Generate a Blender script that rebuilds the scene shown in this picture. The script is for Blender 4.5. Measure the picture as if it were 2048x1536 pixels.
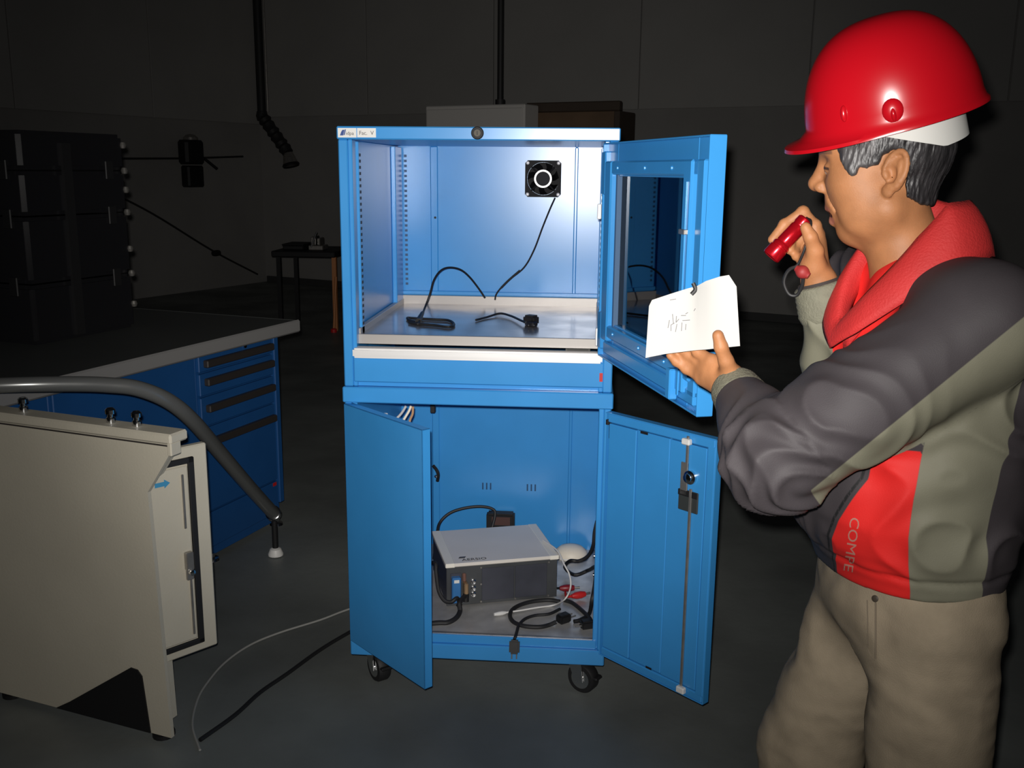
import bpy, bmesh, math, random
import numpy as np
from mathutils import Vector, Matrix, noise
from mathutils.bvhtree import BVHTree

random.seed(7)
for o in list(bpy.data.objects):
    bpy.data.objects.remove(o)
SC = bpy.context.scene
COL = SC.collection

# ------------------------------------------------------------------ camera
FPX = 1975.0
YAW, PITCH, ROLL = -0.0744, 0.2132, 0.0096
CAM = np.array([0.2945, -2.660, 1.5193])
_fw = np.array([math.sin(YAW) * math.cos(PITCH), math.cos(YAW) * math.cos(PITCH), -math.sin(PITCH)])
_r = np.array([math.cos(YAW), -math.sin(YAW), 0.0])
_u = np.cross(_r, _fw)
CR = math.cos(ROLL) * _r + math.sin(ROLL) * _u
CU = -math.sin(ROLL) * _r + math.cos(ROLL) * _u
cd = bpy.data.cameras.new('camera')
cam = bpy.data.objects.new('camera', cd)
COL.objects.link(cam)
cd.sensor_fit = 'HORIZONTAL'
cd.sensor_width = 36.0
cd.lens = FPX / 2048.0 * 36.0
cd.clip_start = 0.05
cd.clip_end = 100
cm = Matrix.Identity(4)
for i in range(3):
    cm[i][0], cm[i][1], cm[i][2], cm[i][3] = CR[i], CU[i], -_fw[i], CAM[i]
cam.matrix_world = cm
SC.camera = cam

# ------------------------------------------------------------------ light: the camera's flash, faint hall light
w = bpy.data.worlds.new('world')
SC.world = w
w.use_nodes = True
w.node_tree.nodes['Background'].inputs[0].default_value = (0.55, 0.6, 0.7, 1)
w.node_tree.nodes['Background'].inputs[1].default_value = 0.006
fp = CAM - CR * 0.015 + CU * 0.032
fm = cm.copy()
for i in range(3):
    fm[i][3] = fp[i]
_tilt = Matrix.Rotation(math.radians(6.0), 4, 'X') @ Matrix.Rotation(math.radians(1.0), 4, 'Y')
# one flash tube: wide spill plus the hotter middle of its reflector
for nm_, en_, deg_ in (('camera_flash_spill', 128, 100), ('camera_flash_beam', 190, 56)):
    ld = bpy.data.lights.new(nm_, 'SPOT')
    ld.energy = en_
    ld.color = (1.0, 0.965, 0.92)
    ld.spot_size = math.radians(deg_)
    ld.spot_blend = 1.0
    ld.shadow_soft_size = 0.012
    flash = bpy.data.objects.new(nm_, ld)
    COL.objects.link(flash)
    flash.matrix_world = fm @ _tilt

SC.view_settings.view_transform = 'Standard'
SC.view_settings.look = 'None'
SC.view_settings.exposure = 0.0
SC.view_settings.gamma = 1.0
SC.view_settings.use_curve_mapping = False


# ------------------------------------------------------------------ pixel -> place helpers (2048x1536 frame)
def ray(u, v):
    return _fw + (u - 1024.0) / FPX * CR - (v - 768.0) / FPX * CU


def at(u, v, depth):
    return Vector(CAM + ray(u, v) * depth)


def onz(u, v, h):
    d = ray(u, v)
    return Vector(CAM + d * ((h - CAM[2]) / d[2]))


def onplane(u, v, n, c):
    d = ray(u, v)
    n = np.array(n)
    return Vector(CAM + d * ((c - CAM @ n) / (d @ n)))


def ony(u, v, y):
    return onplane(u, v, (0, 1, 0), y)


# ------------------------------------------------------------------ materials
MATS = {}


def mat(name, col, rough=0.5, metal=0.0, var=0.0, vscale=6.0, bump=0.0, bscale=60.0, col2=None, spec=0.5,
        stretch=(1, 1, 1), coat=0.0, trans=0.0, emit=None, rvar=0.0, sheen=0.0, coatr=0.08):
    if name in MATS:
        return MATS[name]
    m = bpy.data.materials.new(name)
    m.use_nodes = True
    nt = m.node_tree
    b = nt.nodes['Principled BSDF']
    b.inputs['Base Color'].default_value = (*col, 1)
    b.inputs['Roughness'].default_value = rough
    b.inputs['Metallic'].default_value = metal
    b.inputs['Specular IOR Level'].default_value = spec
    b.inputs['Coat Weight'].default_value = coat
    b.inputs['Coat Roughness'].default_value = coatr
    b.inputs['Transmission Weight'].default_value = trans
    b.inputs['Sheen Weight'].default_value = sheen
    tc = nt.nodes.new('ShaderNodeTexCoord')
    mp = nt.nodes.new('ShaderNodeMapping')
    mp.inputs['Scale'].default_value = stretch
    nt.links.new(tc.outputs['Object'], mp.inputs['Vector'])
    if var > 0:
        n = nt.nodes.new('ShaderNodeTexNoise')
        n.inputs['Scale'].default_value = vscale
        n.inputs['Detail'].default_value = 6
        nt.links.new(mp.outputs[0], n.inputs['Vector'])
        mx = nt.nodes.new('ShaderNodeMix')
        mx.data_type = 'RGBA'
        c2 = col2 if col2 else tuple(c * (1 - var) for c in col)
        mx.inputs['A'].default_value = (*col, 1)
        mx.inputs['B'].default_value = (*c2, 1)
        rmp = nt.nodes.new('ShaderNodeMapRange')
        rmp.inputs['From Min'].default_value = 0.35
        rmp.inputs['From Max'].default_value = 0.65
        nt.links.new(n.outputs['Fac'], rmp.inputs['Value'])
        nt.links.new(rmp.outputs[0], mx.inputs['Factor'])
        nt.links.new(mx.outputs['Result'], b.inputs['Base Color'])
        if rvar > 0:
            r2 = nt.nodes.new('ShaderNodeMapRange')
            r2.inputs['To Min'].default_value = max(0.02, rough - rvar)
            r2.inputs['To Max'].default_value = rough + rvar
            nt.links.new(rmp.outputs[0], r2.inputs['Value'])
            nt.links.new(r2.outputs[0], b.inputs['Roughness'])
    if bump > 0:
        n2 = nt.nodes.new('ShaderNodeTexNoise')
        n2.inputs['Scale'].default_value = bscale
        n2.inputs['Detail'].default_value = 4
        nt.links.new(mp.outputs[0], n2.inputs['Vector'])
        bp = nt.nodes.new('ShaderNodeBump')
        bp.inputs['Strength'].default_value = bump
        bp.inputs['Distance'].default_value = 0.01
        nt.links.new(n2.outputs['Fac'], bp.inputs['Height'])
        nt.links.new(bp.outputs[0], b.inputs['Normal'])
    MATS[name] = m
    return m


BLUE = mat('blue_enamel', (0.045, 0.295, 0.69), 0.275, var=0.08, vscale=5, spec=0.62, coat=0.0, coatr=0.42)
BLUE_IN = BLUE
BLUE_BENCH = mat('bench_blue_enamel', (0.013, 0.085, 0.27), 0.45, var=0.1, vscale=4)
WHITE_ALU = mat('brushed_aluminium', (0.78, 0.77, 0.76), 0.42, metal=0.35, var=0.08, vscale=20, stretch=(0.2, 4, 4))
TRAY = mat('galvanised_tray', (0.42, 0.40, 0.39), 0.20, metal=0.6, var=0.15, vscale=9, rvar=0.04)
TRAYRIM = mat('tray_rim', (0.40, 0.375, 0.355), 0.4, metal=0.3)
SHEET = mat('sheet_steel_floor', (0.55, 0.54, 0.52), 0.38, metal=0.35, var=0.25, vscale=14, rvar=0.06)
STEEL = mat('zinc_steel', (0.42, 0.40, 0.37), 0.38, metal=0.75, var=0.2, vscale=30)
CHROME = mat('chrome', (0.75, 0.75, 0.75), 0.16, metal=1.0)
BLACK = mat('black_plastic', (0.012, 0.012, 0.013), 0.55, spec=0.35)
BLACKG = mat('black_gloss_plastic', (0.014, 0.014, 0.016), 0.25)
RUBBER = mat('black_rubber', (0.011, 0.011, 0.012), 0.6)
DARKGREY = mat('dark_grey_paint', (0.055, 0.058, 0.075), 0.45, var=0.25, vscale=12)
OFFWHITE = mat('off_white_enamel', (0.80, 0.75, 0.68), 0.42, var=0.06, vscale=5)
WHITE = mat('white_plastic', (0.75, 0.74, 0.71), 0.45)
IVORY = mat('ivory_plastic', (0.86, 0.78, 0.64), 0.5)
BEIGE = mat('beige_enamel', (0.57, 0.53, 0.43), 0.5, var=0.07, vscale=4, bump=0.05, bscale=150)
RED = mat('red_plastic', (0.55, 0.02, 0.02), 0.4)
BRASS = mat('brass', (0.55, 0.36, 0.20), 0.35, metal=0.7)
PRINT = mat('dark_print', (0.07, 0.07, 0.075), 0.6)
NAVY = mat('navy_print', (0.02, 0.06, 0.25), 0.5)
GREENY = mat('yellow_green_tape', (0.42, 0.45, 0.12), 0.5)
PAPERM = mat('white_paper', (0.40, 0.395, 0.38), 0.85)
BENCHTOP = mat('grey_laminate', (0.07, 0.075, 0.073), 0.55, var=0.1, vscale=3)
BENCHEDGE = mat('grey_bench_edge', (0.26, 0.255, 0.25), 0.45)
HANDLEB = mat('dark_drawer_grip', (0.035, 0.03, 0.028), 0.5)
FLOORM = mat('painted_concrete', (0.20, 0.215, 0.205), 0.5, var=0.4, vscale=1.6, bump=0.06, bscale=35, rvar=0.08)
WALLM = mat('dull_grey_wall', (0.33, 0.32, 0.305), 0.8, var=0.12, vscale=1.3, bump=0.05, bscale=20)
WALLP = mat('grey_wall_cladding', (0.40, 0.39, 0.37), 0.75, var=0.1, vscale=0.9)
STEELTUBE = mat('grey_steel_tube', (0.22, 0.225, 0.22), 0.28, metal=0.5)
DARKPIPE = mat('dark_hose', (0.02, 0.02, 0.02), 0.6)
GREYPANEL = mat('grey_panel_paint', (0.62, 0.60, 0.57), 0.5)
BROWN = mat('brown_board', (0.17, 0.105, 0.06), 0.6, var=0.3, vscale=3)
ORANGE = mat('orange_paint', (0.50, 0.20, 0.07), 0.5)
TEALINK = mat('blue_marker', (0.05, 0.28, 0.50), 0.6)

# glass: clear with a light smoke tint, real reflections
gm = bpy.data.materials.new('smoked_glass')
gm.use_nodes = True
nt = gm.node_tree
nt.nodes.clear()
out = nt.nodes.new('ShaderNodeOutputMaterial')
tr = nt.nodes.new('ShaderNodeBsdfTransparent')
tr.inputs[0].default_value = (0.80, 0.86, 0.88, 1)
gl = nt.nodes.new('ShaderNodeBsdfGlossy')
gl.inputs['Roughness'].default_value = 0.02
fr = nt.nodes.new('ShaderNodeFresnel')
fr.inputs[0].default_value = 1.55
mxs = nt.nodes.new('ShaderNodeMixShader')
nt.links.new(fr.outputs[0], mxs.inputs[0])
nt.links.new(tr.outputs[0], mxs.inputs[1])
nt.links.new(gl.outputs[0], mxs.inputs[2])
nt.links.new(mxs.outputs[0], out.inputs[0])
GLASS = gm

# ------------------------------------------------------------------ object helpers
PM = {}


def thing(name, label, cat, loc=(0, 0, 0), rotz=0.0, group=None):
    o = bpy.data.objects.new(name, None)
    COL.objects.link(o)
    o.empty_display_size = 0.1
    M = Matrix.Translation(Vector(loc)) @ Matrix.Rotation(rotz, 4, 'Z')
    o.matrix_world = M
    PM[o.name] = M
    o['label'] = label
    o['category'] = cat
    if group:
        o['group'] = group
    return o


def tag(o, label, cat, group=None):
    o['label'] = label
    o['category'] = cat
    if group:
        o['group'] = group
    return o


def finish(name, me, m, parent=None, smooth=None):
    o = bpy.data.objects.new(name, me)
    COL.objects.link(o)
    ms = m if isinstance(m, (list, tuple)) else [m]
    for q in ms:
        me.materials.append(q)
    if smooth is not None:
        if smooth == 0:
            for p in me.polygons:
                p.use_smooth = True
        else:
            for p in me.polygons:
                p.use_smooth = True
            try:
                me.set_sharp_from_angle(angle=math.radians(smooth))
            except Exception:
                pass
    if parent is not None:
        o.parent = parent
        o.matrix_parent_inverse = PM.get(parent.name, Matrix.Identity(4)).inverted()
    PM[o.name] = PM.get(o.name, Matrix.Identity(4))
    return o


def obj(name, bm, m, parent=None, M=None, smooth=35):
    if M is not None:
        bm.transform(M)
        if M.determinant() < 0:
            bmesh.ops.reverse_faces(bm, faces=bm.faces)
    me = bpy.data.meshes.new(name)
    bm.to_mesh(me)
    bm.free()
    return finish(name, me, m, parent, smooth)


def origin_to(o, loc):
    """put the object's origin at loc (world) without moving the mesh in the world"""
    loc = Vector(loc)
    o.data.transform(Matrix.Translation(-loc))
    o.location = loc
    return o


def struct(o):
    o['kind'] = 'structure'
    return o


def copy_to(o, off, parent):
    c = o.copy()
    COL.objects.link(c)
    c.parent = parent
    c.matrix_parent_inverse = o.matrix_parent_inverse.copy()
    c.location = o.location + Vector(off)
    return c


def B(x0, x1, y0, y1, z0, z1, bev=0.0, bm=None, seg=1):
    bm2 = bmesh.new()
    bmesh.ops.create_cube(bm2, size=1)
    for v in bm2.verts:
        v.co = Vector(((x0 + x1) / 2 + v.co.x * (x1 - x0), (y0 + y1) / 2 + v.co.y * (y1 - y0),
                       (z0 + z1) / 2 + v.co.z * (z1 - z0)))
    if bev > 0:
        bmesh.ops.bevel(bm2, geom=list(bm2.edges), offset=bev, segments=seg, affect='EDGES', clamp_overlap=True)
    if bm is None:
        return bm2
    me = bpy.data.meshes.new('tmp')
    bm2.to_mesh(me)
    bm2.free()
    bm.from_mesh(me)
    bpy.data.meshes.remove(me)
    return bm


def boxes(lst, bev=0.0):
    bm = bmesh.new()
    for q in lst:
        B(*q, bev=bev, bm=bm)
    return bm


def frame_of(d):
    d = Vector(d).normalized()
    a = Vector((0, 0, 1)) if abs(d.z) < 0.9 else Vector((1, 0, 0))
    s = d.cross(a).normalized()
    t = s.cross(d).normalized()
    return s, t


def catmull(pts, n=8):
    P = [Vector(p) for p in pts]
    if len(P) < 3:
        return P
    P = [2 * P[0] - P[1]] + P + [2 * P[-1] - P[-2]]
    out = []
    for i in range(1, len(P) - 2):
        p0, p1, p2, p3 = P[i - 1:i + 3]
        for k in range(n):
            t = k / n
            out.append(0.5 * ((2 * p1) + (-p0 + p2) * t + (2 * p0 - 5 * p1 + 4 * p2 - p3) * t * t
                              + (-p0 + 3 * p1 - 3 * p2 + p3) * t ** 3))
    out.append(P[-2].copy())
    return out


def tube(pts, r, n=8, sm=6, bm=None, caps=True):
    path = catmull(pts, sm) if sm else [Vector(p) for p in pts]
    if bm is None:
        bm = bmesh.new()
    rings = []
    s = None
    for i, p in enumerate(path):
        d = (path[min(i + 1, len(path) - 1)] - path[max(i - 1, 0)])
        if d.length < 1e-9:
            d = Vector((0, 0, 1))
        d.normalize()
        if s is None:
            s, t = frame_of(d)
        else:
            s = (s - d * s.dot(d)).normalized()
            t = s.cross(d).normalized()
        rr = r(i / (len(path) - 1)) if callable(r) else r
        rings.append([bm.verts.new(p + (s * math.cos(2 * math.pi * k / n) + t * math.sin(2 * math.pi * k / n)) * rr)
                      for k in range(n)])
    for i in range(len(rings) - 1):
        for k in range(n):
            bm.faces.new((rings[i][k], rings[i + 1][k], rings[i + 1][(k + 1) % n], rings[i][(k + 1) % n]))
    if caps:
        bm.faces.new(rings[0])
        bm.faces.new(list(reversed(rings[-1])))
    bmesh.ops.recalc_face_normals(bm, faces=bm.faces)
    return bm


def cyl(p, q, r, n=20, bm=None, r2=None):
    rr = (lambda t: r + ((r2 if r2 is not None else r) - r) * t)
    return tube([p, q], rr, n, 0, bm)


def lathe(prof, n=24, M=None, bm=None, cap=True):
    """prof: list of (r, z); axis z"""
    b2 = bmesh.new()
    rings = []
    for r, z in prof:
        if r < 1e-6:
            rings.append([b2.verts.new((0, 0, z))])
        else:
            rings.append([b2.verts.new((r * math.cos(2 * math.pi * k / n), r * math.sin(2 * math.pi * k / n), z)) for k in range(n)])
    for i in range(len(rings) - 1):
        a, b = rings[i], rings[i + 1]
        for k in range(n):
            k2 = (k + 1) % n
            if len(a) == 1 and len(b) == 1:
                continue
            if len(a) == 1:
                b2.faces.new((a[0], b[k], b[k2]))
            elif len(b) == 1:
                b2.faces.new((a[k], b[0], a[k2]))
            else:
                b2.faces.new((a[k], b[k], b[k2], a[k2]))
    if cap:
        for rg in (rings[0], rings[-1]):
            if len(rg) > 1:
                b2.faces.new(rg)
    bmesh.ops.recalc_face_normals(b2, faces=b2.faces)
    if M is not None:
        b2.transform(M)
    if bm is None:
        return b2
    me = bpy.data.meshes.new('tmp')
    b2.to_mesh(me)
    b2.free()
    bm.from_mesh(me)
    bpy.data.meshes.remove(me)
    return bm


def axisM(loc, zdir, xdir=None):
    z = Vector(zdir).normalized()
    if xdir is None:
        x, _ = frame_of(z)
    else:
        x = Vector(xdir)
        x = (x - z * x.dot(z)).normalized()
    y = z.cross(x)
    M = Matrix.Identity(4)
    for i in range(3):
        M[i][0], M[i][1], M[i][2], M[i][3] = x[i], y[i], z[i], loc[i]
    return M


def prism(poly, h, M=None):
    """poly: 2d outline (x,y) extruded 0..h in z"""
    bm = bmesh.new()
    a = [bm.verts.new((x, y, 0)) for x, y in poly]
    b = [bm.verts.new((x, y, h)) for x, y in poly]
    bm.faces.new(list(reversed(a)))
    bm.faces.new(b)
    n = len(poly)
    for i in range(n):
        bm.faces.new((a[i], a[(i + 1) % n], b[(i + 1) % n], b[i]))
    bmesh.ops.recalc_face_normals(bm, faces=bm.faces)
    if M is not None:
        bm.transform(M)
    return bm


def text_bm(s, size, shear=0.0, ext=0.0004):
    cu = bpy.data.curves.new('txt', 'FONT')
    cu.body = s
    cu.size = size
    cu.shear = shear
    cu.extrude = ext
    cu.resolution_u = 3
    ob = bpy.data.objects.new('txt', cu)
    COL.objects.link(ob)
    dg = bpy.context.evaluated_depsgraph_get()
    me = bpy.data.meshes.new_from_object(ob.evaluated_get(dg))
    bm = bmesh.new()
    bm.from_mesh(me)
    bpy.data.objects.remove(ob)
    bpy.data.curves.remove(cu)
    bpy.data.meshes.remove(me)
    return bm


def wallM(loc, right, up):
    """local x=right, y=up, z=normal out of the wall"""
    x = Vector(right).normalized()
    y = Vector(up).normalized()
    z = x.cross(y)
    M = Matrix.Identity(4)
    for i in range(3):
        M[i][0], M[i][1], M[i][2], M[i][3] = x[i], y[i], z[i], loc[i]
    return M


# ================================================================== THE HALL
E1 = Vector((0.914, -0.405, 0)).normalized()
E2 = Vector((0.405, 0.914, 0)).normalized()
BW, LW = 8.0, -8.0        # wall planes in (E1,E2)


def hall(a, b, z):
    return E1 * a + E2 * b + Vector((0, 0, z))


def hallM(a, b, z):
    return axisM(hall(a, b, z), (0, 0, 1), E1)


fl = obj('floor', B(-8.1, 9, -9, 8.1, -0.1, 0), FLOORM, M=hallM(0, 0, 0))
struct(fl)
wb = struct(obj('wall_back', B(-8.1, 9, 8.0, 8.2, 0, 5), WALLM, M=hallM(0, 0, 0)))
wl = struct(obj('wall_left', B(-8.2, -8.0, -9, 8.2, 0, 5), WALLM, M=hallM(0, 0, 0)))
# upper cladding: separate sheets with joints
pw = 1.78
p0 = None
for i in range(9):
    a0 = -8.0 + i * pw
    if p0 is None:
        p0 = obj('cladding_panel', B(a0 + 0.006, a0 + pw - 0.006, 7.972, 7.999, 2.17, 4.9, bev=0.004), WALLP, wb, M=hallM(0, 0, 0))
    else:
        copy_to(p0, E1 * pw * i, wb)
p1 = None
for i in range(9):
    b0 = 7.97 - i * pw
    if p1 is None:
        p1 = obj('cladding_panel', B(-7.999, -7.972, b0 - pw + 0.006, b0 - 0.006, 2.08, 4.9, bev=0.004), WALLP, wl, M=hallM(0, 0, 0))
    else:
        copy_to(p1, E2 * -pw * i, wl)
struct(obj('baseboard_back', B(-7.97, 9, 7.975, 7.999, 0, 0.08), mat('dark_skirting', (0.05, 0.05, 0.05), 0.7), M=hallM(0, 0, 0)))

# grey electrical panel with conduit, brown board
PB = 5.2
pa = [onplane(851, 209, E2, PB), onplane(1050, 211, E2, PB), onplane(983, 209, E2, PB)]
ea0, ea1, ec, ezt = pa[0].dot(E1), pa[1].dot(E1), pa[2].dot(E1), (pa[0].z + pa[1].z) / 2
t = thing('switch_cabinet', 'tall pale grey switch cabinet rising behind the blue cabinet', 'cabinet', hall((ea0 + ea1) / 2, PB + 0.15, 0))
obj('housing', B(ea0, ea1, PB, PB + 0.25, 0.1, ezt, bev=0.008), GREYPANEL, t, M=hallM(0, 0, 0))
obj('cabinet_door', B(ea0 + 0.02, ea1 - 0.02, PB - 0.016, PB, 0.13, ezt - 0.03, bev=0.005), GREYPANEL, t, M=hallM(0, 0, 0))
obj('plinth', B(ea0 + 0.03, ea1 - 0.03, PB + 0.03, PB + 0.23, 0, 0.1), BLACK, t, M=hallM(0, 0, 0))
obj('door_handle', B(ea1 - 0.10, ea1 - 0.07, PB - 0.04, PB - 0.016, 1.0, 1.14, bev=0.005), BLACK, t, M=hallM(0, 0, 0))
obj('conduit', cyl(hall(ec, PB + 0.15, ezt), hall(ec, PB + 0.15, 4.6), 0.026), DARKPIPE, t)
obj('conduit_collar', cyl(hall(ec, PB + 0.15, ezt), hall(ec, PB + 0.15, ezt + 0.05), 0.042), DARKPIPE, t)
PC = 5.5
pa = [onplane(1053, 206, E2, PC), onplane(1240, 206, E2, PC)]
ba0, ba1, bzt = pa[0].dot(E1), pa[1].dot(E1), pa[0].z
t = thing('wooden_rack', 'dark brown wooden rack standing right of the pale grey switch cabinet', 'rack', hall((ba0 + ba1) / 2, PC + 0.2, 0))
DW = mat('dark_wood', (0.06, 0.042, 0.03), 0.6)
obj('top_rail', B(ba0, ba1, PC - 0.01, PC + 0.06, bzt - 0.08, bzt, bev=0.008), DW, t, M=hallM(0, 0, 0))
obj('back_board', B(ba0 + 0.02, ba1 - 0.05, PC + 0.06, PC + 0.09, 0.2, bzt - 0.02), BROWN, t, M=hallM(0, 0, 0))
for a0 in (ba0, ba1 - 0.05):
    obj('upright', B(a0, a0 + 0.05, PC, PC + 0.35, 0, bzt - 0.08, bev=0.005), DW, t, M=hallM(0, 0, 0))
for z_ in (0.3, 0.8, 1.3):
    obj('shelf_board', B(ba0 + 0.05, ba1 - 0.05, PC, PC + 0.35, z_, z_ + 0.03, bev=0.003), BROWN, t, M=hallM(0, 0, 0))

# suction arm hanging in the corner
t = thing('extraction_arm', 'dark jointed extraction arm hanging down in the far left corner', 'pipe', hall(-7.8, 7.6, 1.6))
c0 = onplane(514, 60, E2, 7.55)
c0 = onplane(524, 140, E2, 7.55)
c1 = onplane(524, 232, E2, 7.55)
c2 = onplane(576, 306, E2, 7.55)
c3 = onplane(582, 330, E2, 7.55)
obj('upper_pipe', cyl((c1.x, c1.y, 4.6), c1, 0.055), DARKPIPE, t)
pp = c1 + Vector((0, 0, 0.0)) + E1 * 0.1
obj('guide_rod', cyl((pp.x, pp.y, 4.6), pp + Vector((0, 0, 0.05)), 0.012), STEEL, t)
obj('joint', lathe([(0, -0.07), (0.06, -0.06), (0.075, 0), (0.06, 0.06), (0, 0.07)], 18, Matrix.Translation(c1)), DARKPIPE, t)
bm = tube([c1.lerp(c2, k / 16) for k in range(17)], lambda q: 0.075 + 0.012 * math.sin(q * 60), 14, 0)
obj('corrugated_hose', bm, DARKPIPE, t)
obj('nozzle', cyl(c2, c3, 0.06, r2=0.1), STEEL, t)
obj('nozzle_rim', lathe([(0.1, -0.02), (0.11, 0), (0.1, 0.02)], 18, axisM(c3, c3 - c2), cap=False), BLACK, t)

# dark box on left wall with cable
t = thing('wall_box', 'small black box fixed to the left wall with thin conduit', 'box', hall(-7.9, 6.6, 1.2))
obj('housing', B(-7.97, -7.80, 6.50, 6.80, 1.55, 1.84, bev=0.03), BLACK, t, M=hallM(0, 0, 0))
obj('lower_housing', B(-7.97, -7.83, 6.54, 6.80, 1.28, 1.54, bev=0.02), BLACK, t, M=hallM(0, 0, 0))
obj('lever', cyl(hall(-7.8, 6.78, 1.62), hall(-7.75, 6.93, 1.5), 0.018), BLACK, t)
obj('cap', lathe([(0.09, 0), (0.085, 0.03), (0.05, 0.06), (0, 0.07)], 18, Matrix.Translation(hall(-7.88, 6.65, 1.84))), STEEL, t)
obj('conduit', tube([hall(-7.95, 5.2, 1.60), hall(-7.95, 6.5, 1.62), hall(-7.95, 7.6, 1.66)], 0.014, 6, 2), DARKPIPE, t)
o = tag(obj('slack_cable', tube([hall(-7.9, 5.3, 1.30), hall(-7.88, 6.0, 0.98), hall(-7.88, 6.9, 0.5), hall(-7.88, 7.7, 0.13)], 0.012, 6, 6), DARKPIPE),
        'thin dark cable running diagonally down the left wall', 'cable')
obj('inline_switch', lathe([(0, -0.06), (0.035, -0.05), (0.04, 0), (0.035, 0.05), (0, 0.06)], 12, axisM(hall(-7.88, 6.97, 0.46), E2)), BLACK, o)

# far work table
t = thing('work_table', 'dark work table in the back left of the hall', 'table', (-2.4, 6.9, 0))
a0 = onz(545, 500, 0.76)
bb = onz(672, 502, 0.76)
dx = (bb - a0)
dxn = dx.normalized()
dy = Vector((-dxn.y, dxn.x, 0))
tm = axisM((a0.x, a0.y, 0), (0, 0, 1), dxn)
L = dx.length
obj('table_top', B(0, L, -0.05, 0.65, 0.70, 0.755, bev=0.008), BLACK, t, M=tm)
for q, (x, y) in enumerate(((0.05, 0.02), (0.05, 0.58), (L - 0.05, 0.58))):
    obj('leg', B(x - 0.02, x + 0.02, y - 0.02, y + 0.02, 0, 0.70), BLACK, t, M=tm)
obj('leg', B(L - 0.045, L - 0.005, 0.0, 0.04, 0, 0.70), ORANGE, t, M=tm)
o = obj('machine_vice', boxes([(L * .52, L * .75, 0.1, 0.3, 0.756, 0.80), (L * .55, L * .60, 0.12, 0.28, 0.80, 0.88), (L * .66, L * .70, 0.12, 0.28, 0.80, 0.87)], bev=0.006), STEEL, M=tm)
tag(o, 'small metal vice standing on the dark back table', 'vice')
obj('screw_handle', cyl(tm @ Vector((L * .60, 0.02, .79)), tm @ Vector((L * .68, 0.06, .93)), 0.008), CHROME, o)
obj('jaw', B(L * .60, L * .625, 0.13, 0.27, 0.80, 0.885, bev=0.004), CHROME, o, M=tm)
o = obj('low_crate', B(L * .12, L * .45, 0.08, 0.4, 0.756, 0.80, bev=0.01), BLACK, M=tm)
tag(o, 'flat black crate lying on the dark back table', 'crate')
obj('grip_rim', boxes([(L * .11, L * .46, 0.07, 0.41, 0.80, 0.812)], bev=0.004), BLACK, o, M=tm)
ow = tm @ Vector((L - 0.02, -0.12, 0))
o = tag(obj('orange_rod', cyl(ow + Vector((0, 0.03, 0.0)), ow + Vector((0.02, 0.09, 0.52)), 0.012), ORANGE),
        'thin orange rod leaning on the dark back table', 'rod')
obj('rod_foot', lathe([(0.03, 0), (0.03, 0.03), (0.012, 0.04)], 12, Matrix.Translation(ow + Vector((0, 0.03, 0)))), RED, o)

# ================================================================== WORKBENCH (left)
AX = Vector((0.955, -0.297, 0)).normalized()
BX = Vector((0.297, 0.955, 0)).normalized()
WM = axisM((0, 0, 0), (0, 0, 1), AX)      # local (a,b,z)

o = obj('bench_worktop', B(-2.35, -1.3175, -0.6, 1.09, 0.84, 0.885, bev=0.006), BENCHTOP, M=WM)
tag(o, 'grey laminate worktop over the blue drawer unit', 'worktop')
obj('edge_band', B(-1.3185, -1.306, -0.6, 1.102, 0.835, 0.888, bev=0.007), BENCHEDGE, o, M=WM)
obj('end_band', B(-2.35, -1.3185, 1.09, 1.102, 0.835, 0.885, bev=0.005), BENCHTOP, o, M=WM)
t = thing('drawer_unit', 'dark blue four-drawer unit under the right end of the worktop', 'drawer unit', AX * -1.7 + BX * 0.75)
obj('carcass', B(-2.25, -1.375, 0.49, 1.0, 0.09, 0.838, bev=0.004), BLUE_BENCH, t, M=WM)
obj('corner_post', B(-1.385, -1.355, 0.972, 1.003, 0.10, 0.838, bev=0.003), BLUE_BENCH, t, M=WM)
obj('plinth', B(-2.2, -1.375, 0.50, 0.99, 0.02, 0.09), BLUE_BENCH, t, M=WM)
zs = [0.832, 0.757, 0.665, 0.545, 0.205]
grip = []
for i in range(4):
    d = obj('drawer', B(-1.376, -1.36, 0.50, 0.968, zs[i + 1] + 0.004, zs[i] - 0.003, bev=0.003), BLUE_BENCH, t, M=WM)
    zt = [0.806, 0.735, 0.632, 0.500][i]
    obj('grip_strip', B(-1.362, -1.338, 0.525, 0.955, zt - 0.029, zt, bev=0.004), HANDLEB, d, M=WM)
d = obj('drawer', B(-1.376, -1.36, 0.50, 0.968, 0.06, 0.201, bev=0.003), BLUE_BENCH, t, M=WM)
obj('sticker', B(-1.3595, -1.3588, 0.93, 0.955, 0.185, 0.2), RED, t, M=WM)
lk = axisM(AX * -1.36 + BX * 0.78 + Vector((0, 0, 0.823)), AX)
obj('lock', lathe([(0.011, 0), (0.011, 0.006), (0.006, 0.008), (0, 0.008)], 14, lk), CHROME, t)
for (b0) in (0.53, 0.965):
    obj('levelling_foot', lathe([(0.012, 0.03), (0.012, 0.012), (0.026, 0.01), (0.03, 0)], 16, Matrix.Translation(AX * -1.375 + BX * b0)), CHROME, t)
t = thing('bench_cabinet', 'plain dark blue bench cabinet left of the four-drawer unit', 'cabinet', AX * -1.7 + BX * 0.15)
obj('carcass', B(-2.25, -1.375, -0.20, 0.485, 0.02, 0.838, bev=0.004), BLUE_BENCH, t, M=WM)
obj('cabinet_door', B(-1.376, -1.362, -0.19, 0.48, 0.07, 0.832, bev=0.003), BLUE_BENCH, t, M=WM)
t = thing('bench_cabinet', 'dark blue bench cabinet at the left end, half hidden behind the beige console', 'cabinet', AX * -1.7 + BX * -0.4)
obj('carcass', B(-2.25, -1.375, -0.58, -0.205, 0.02, 0.838, bev=0.004), BLUE_BENCH, t, M=WM)
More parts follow.
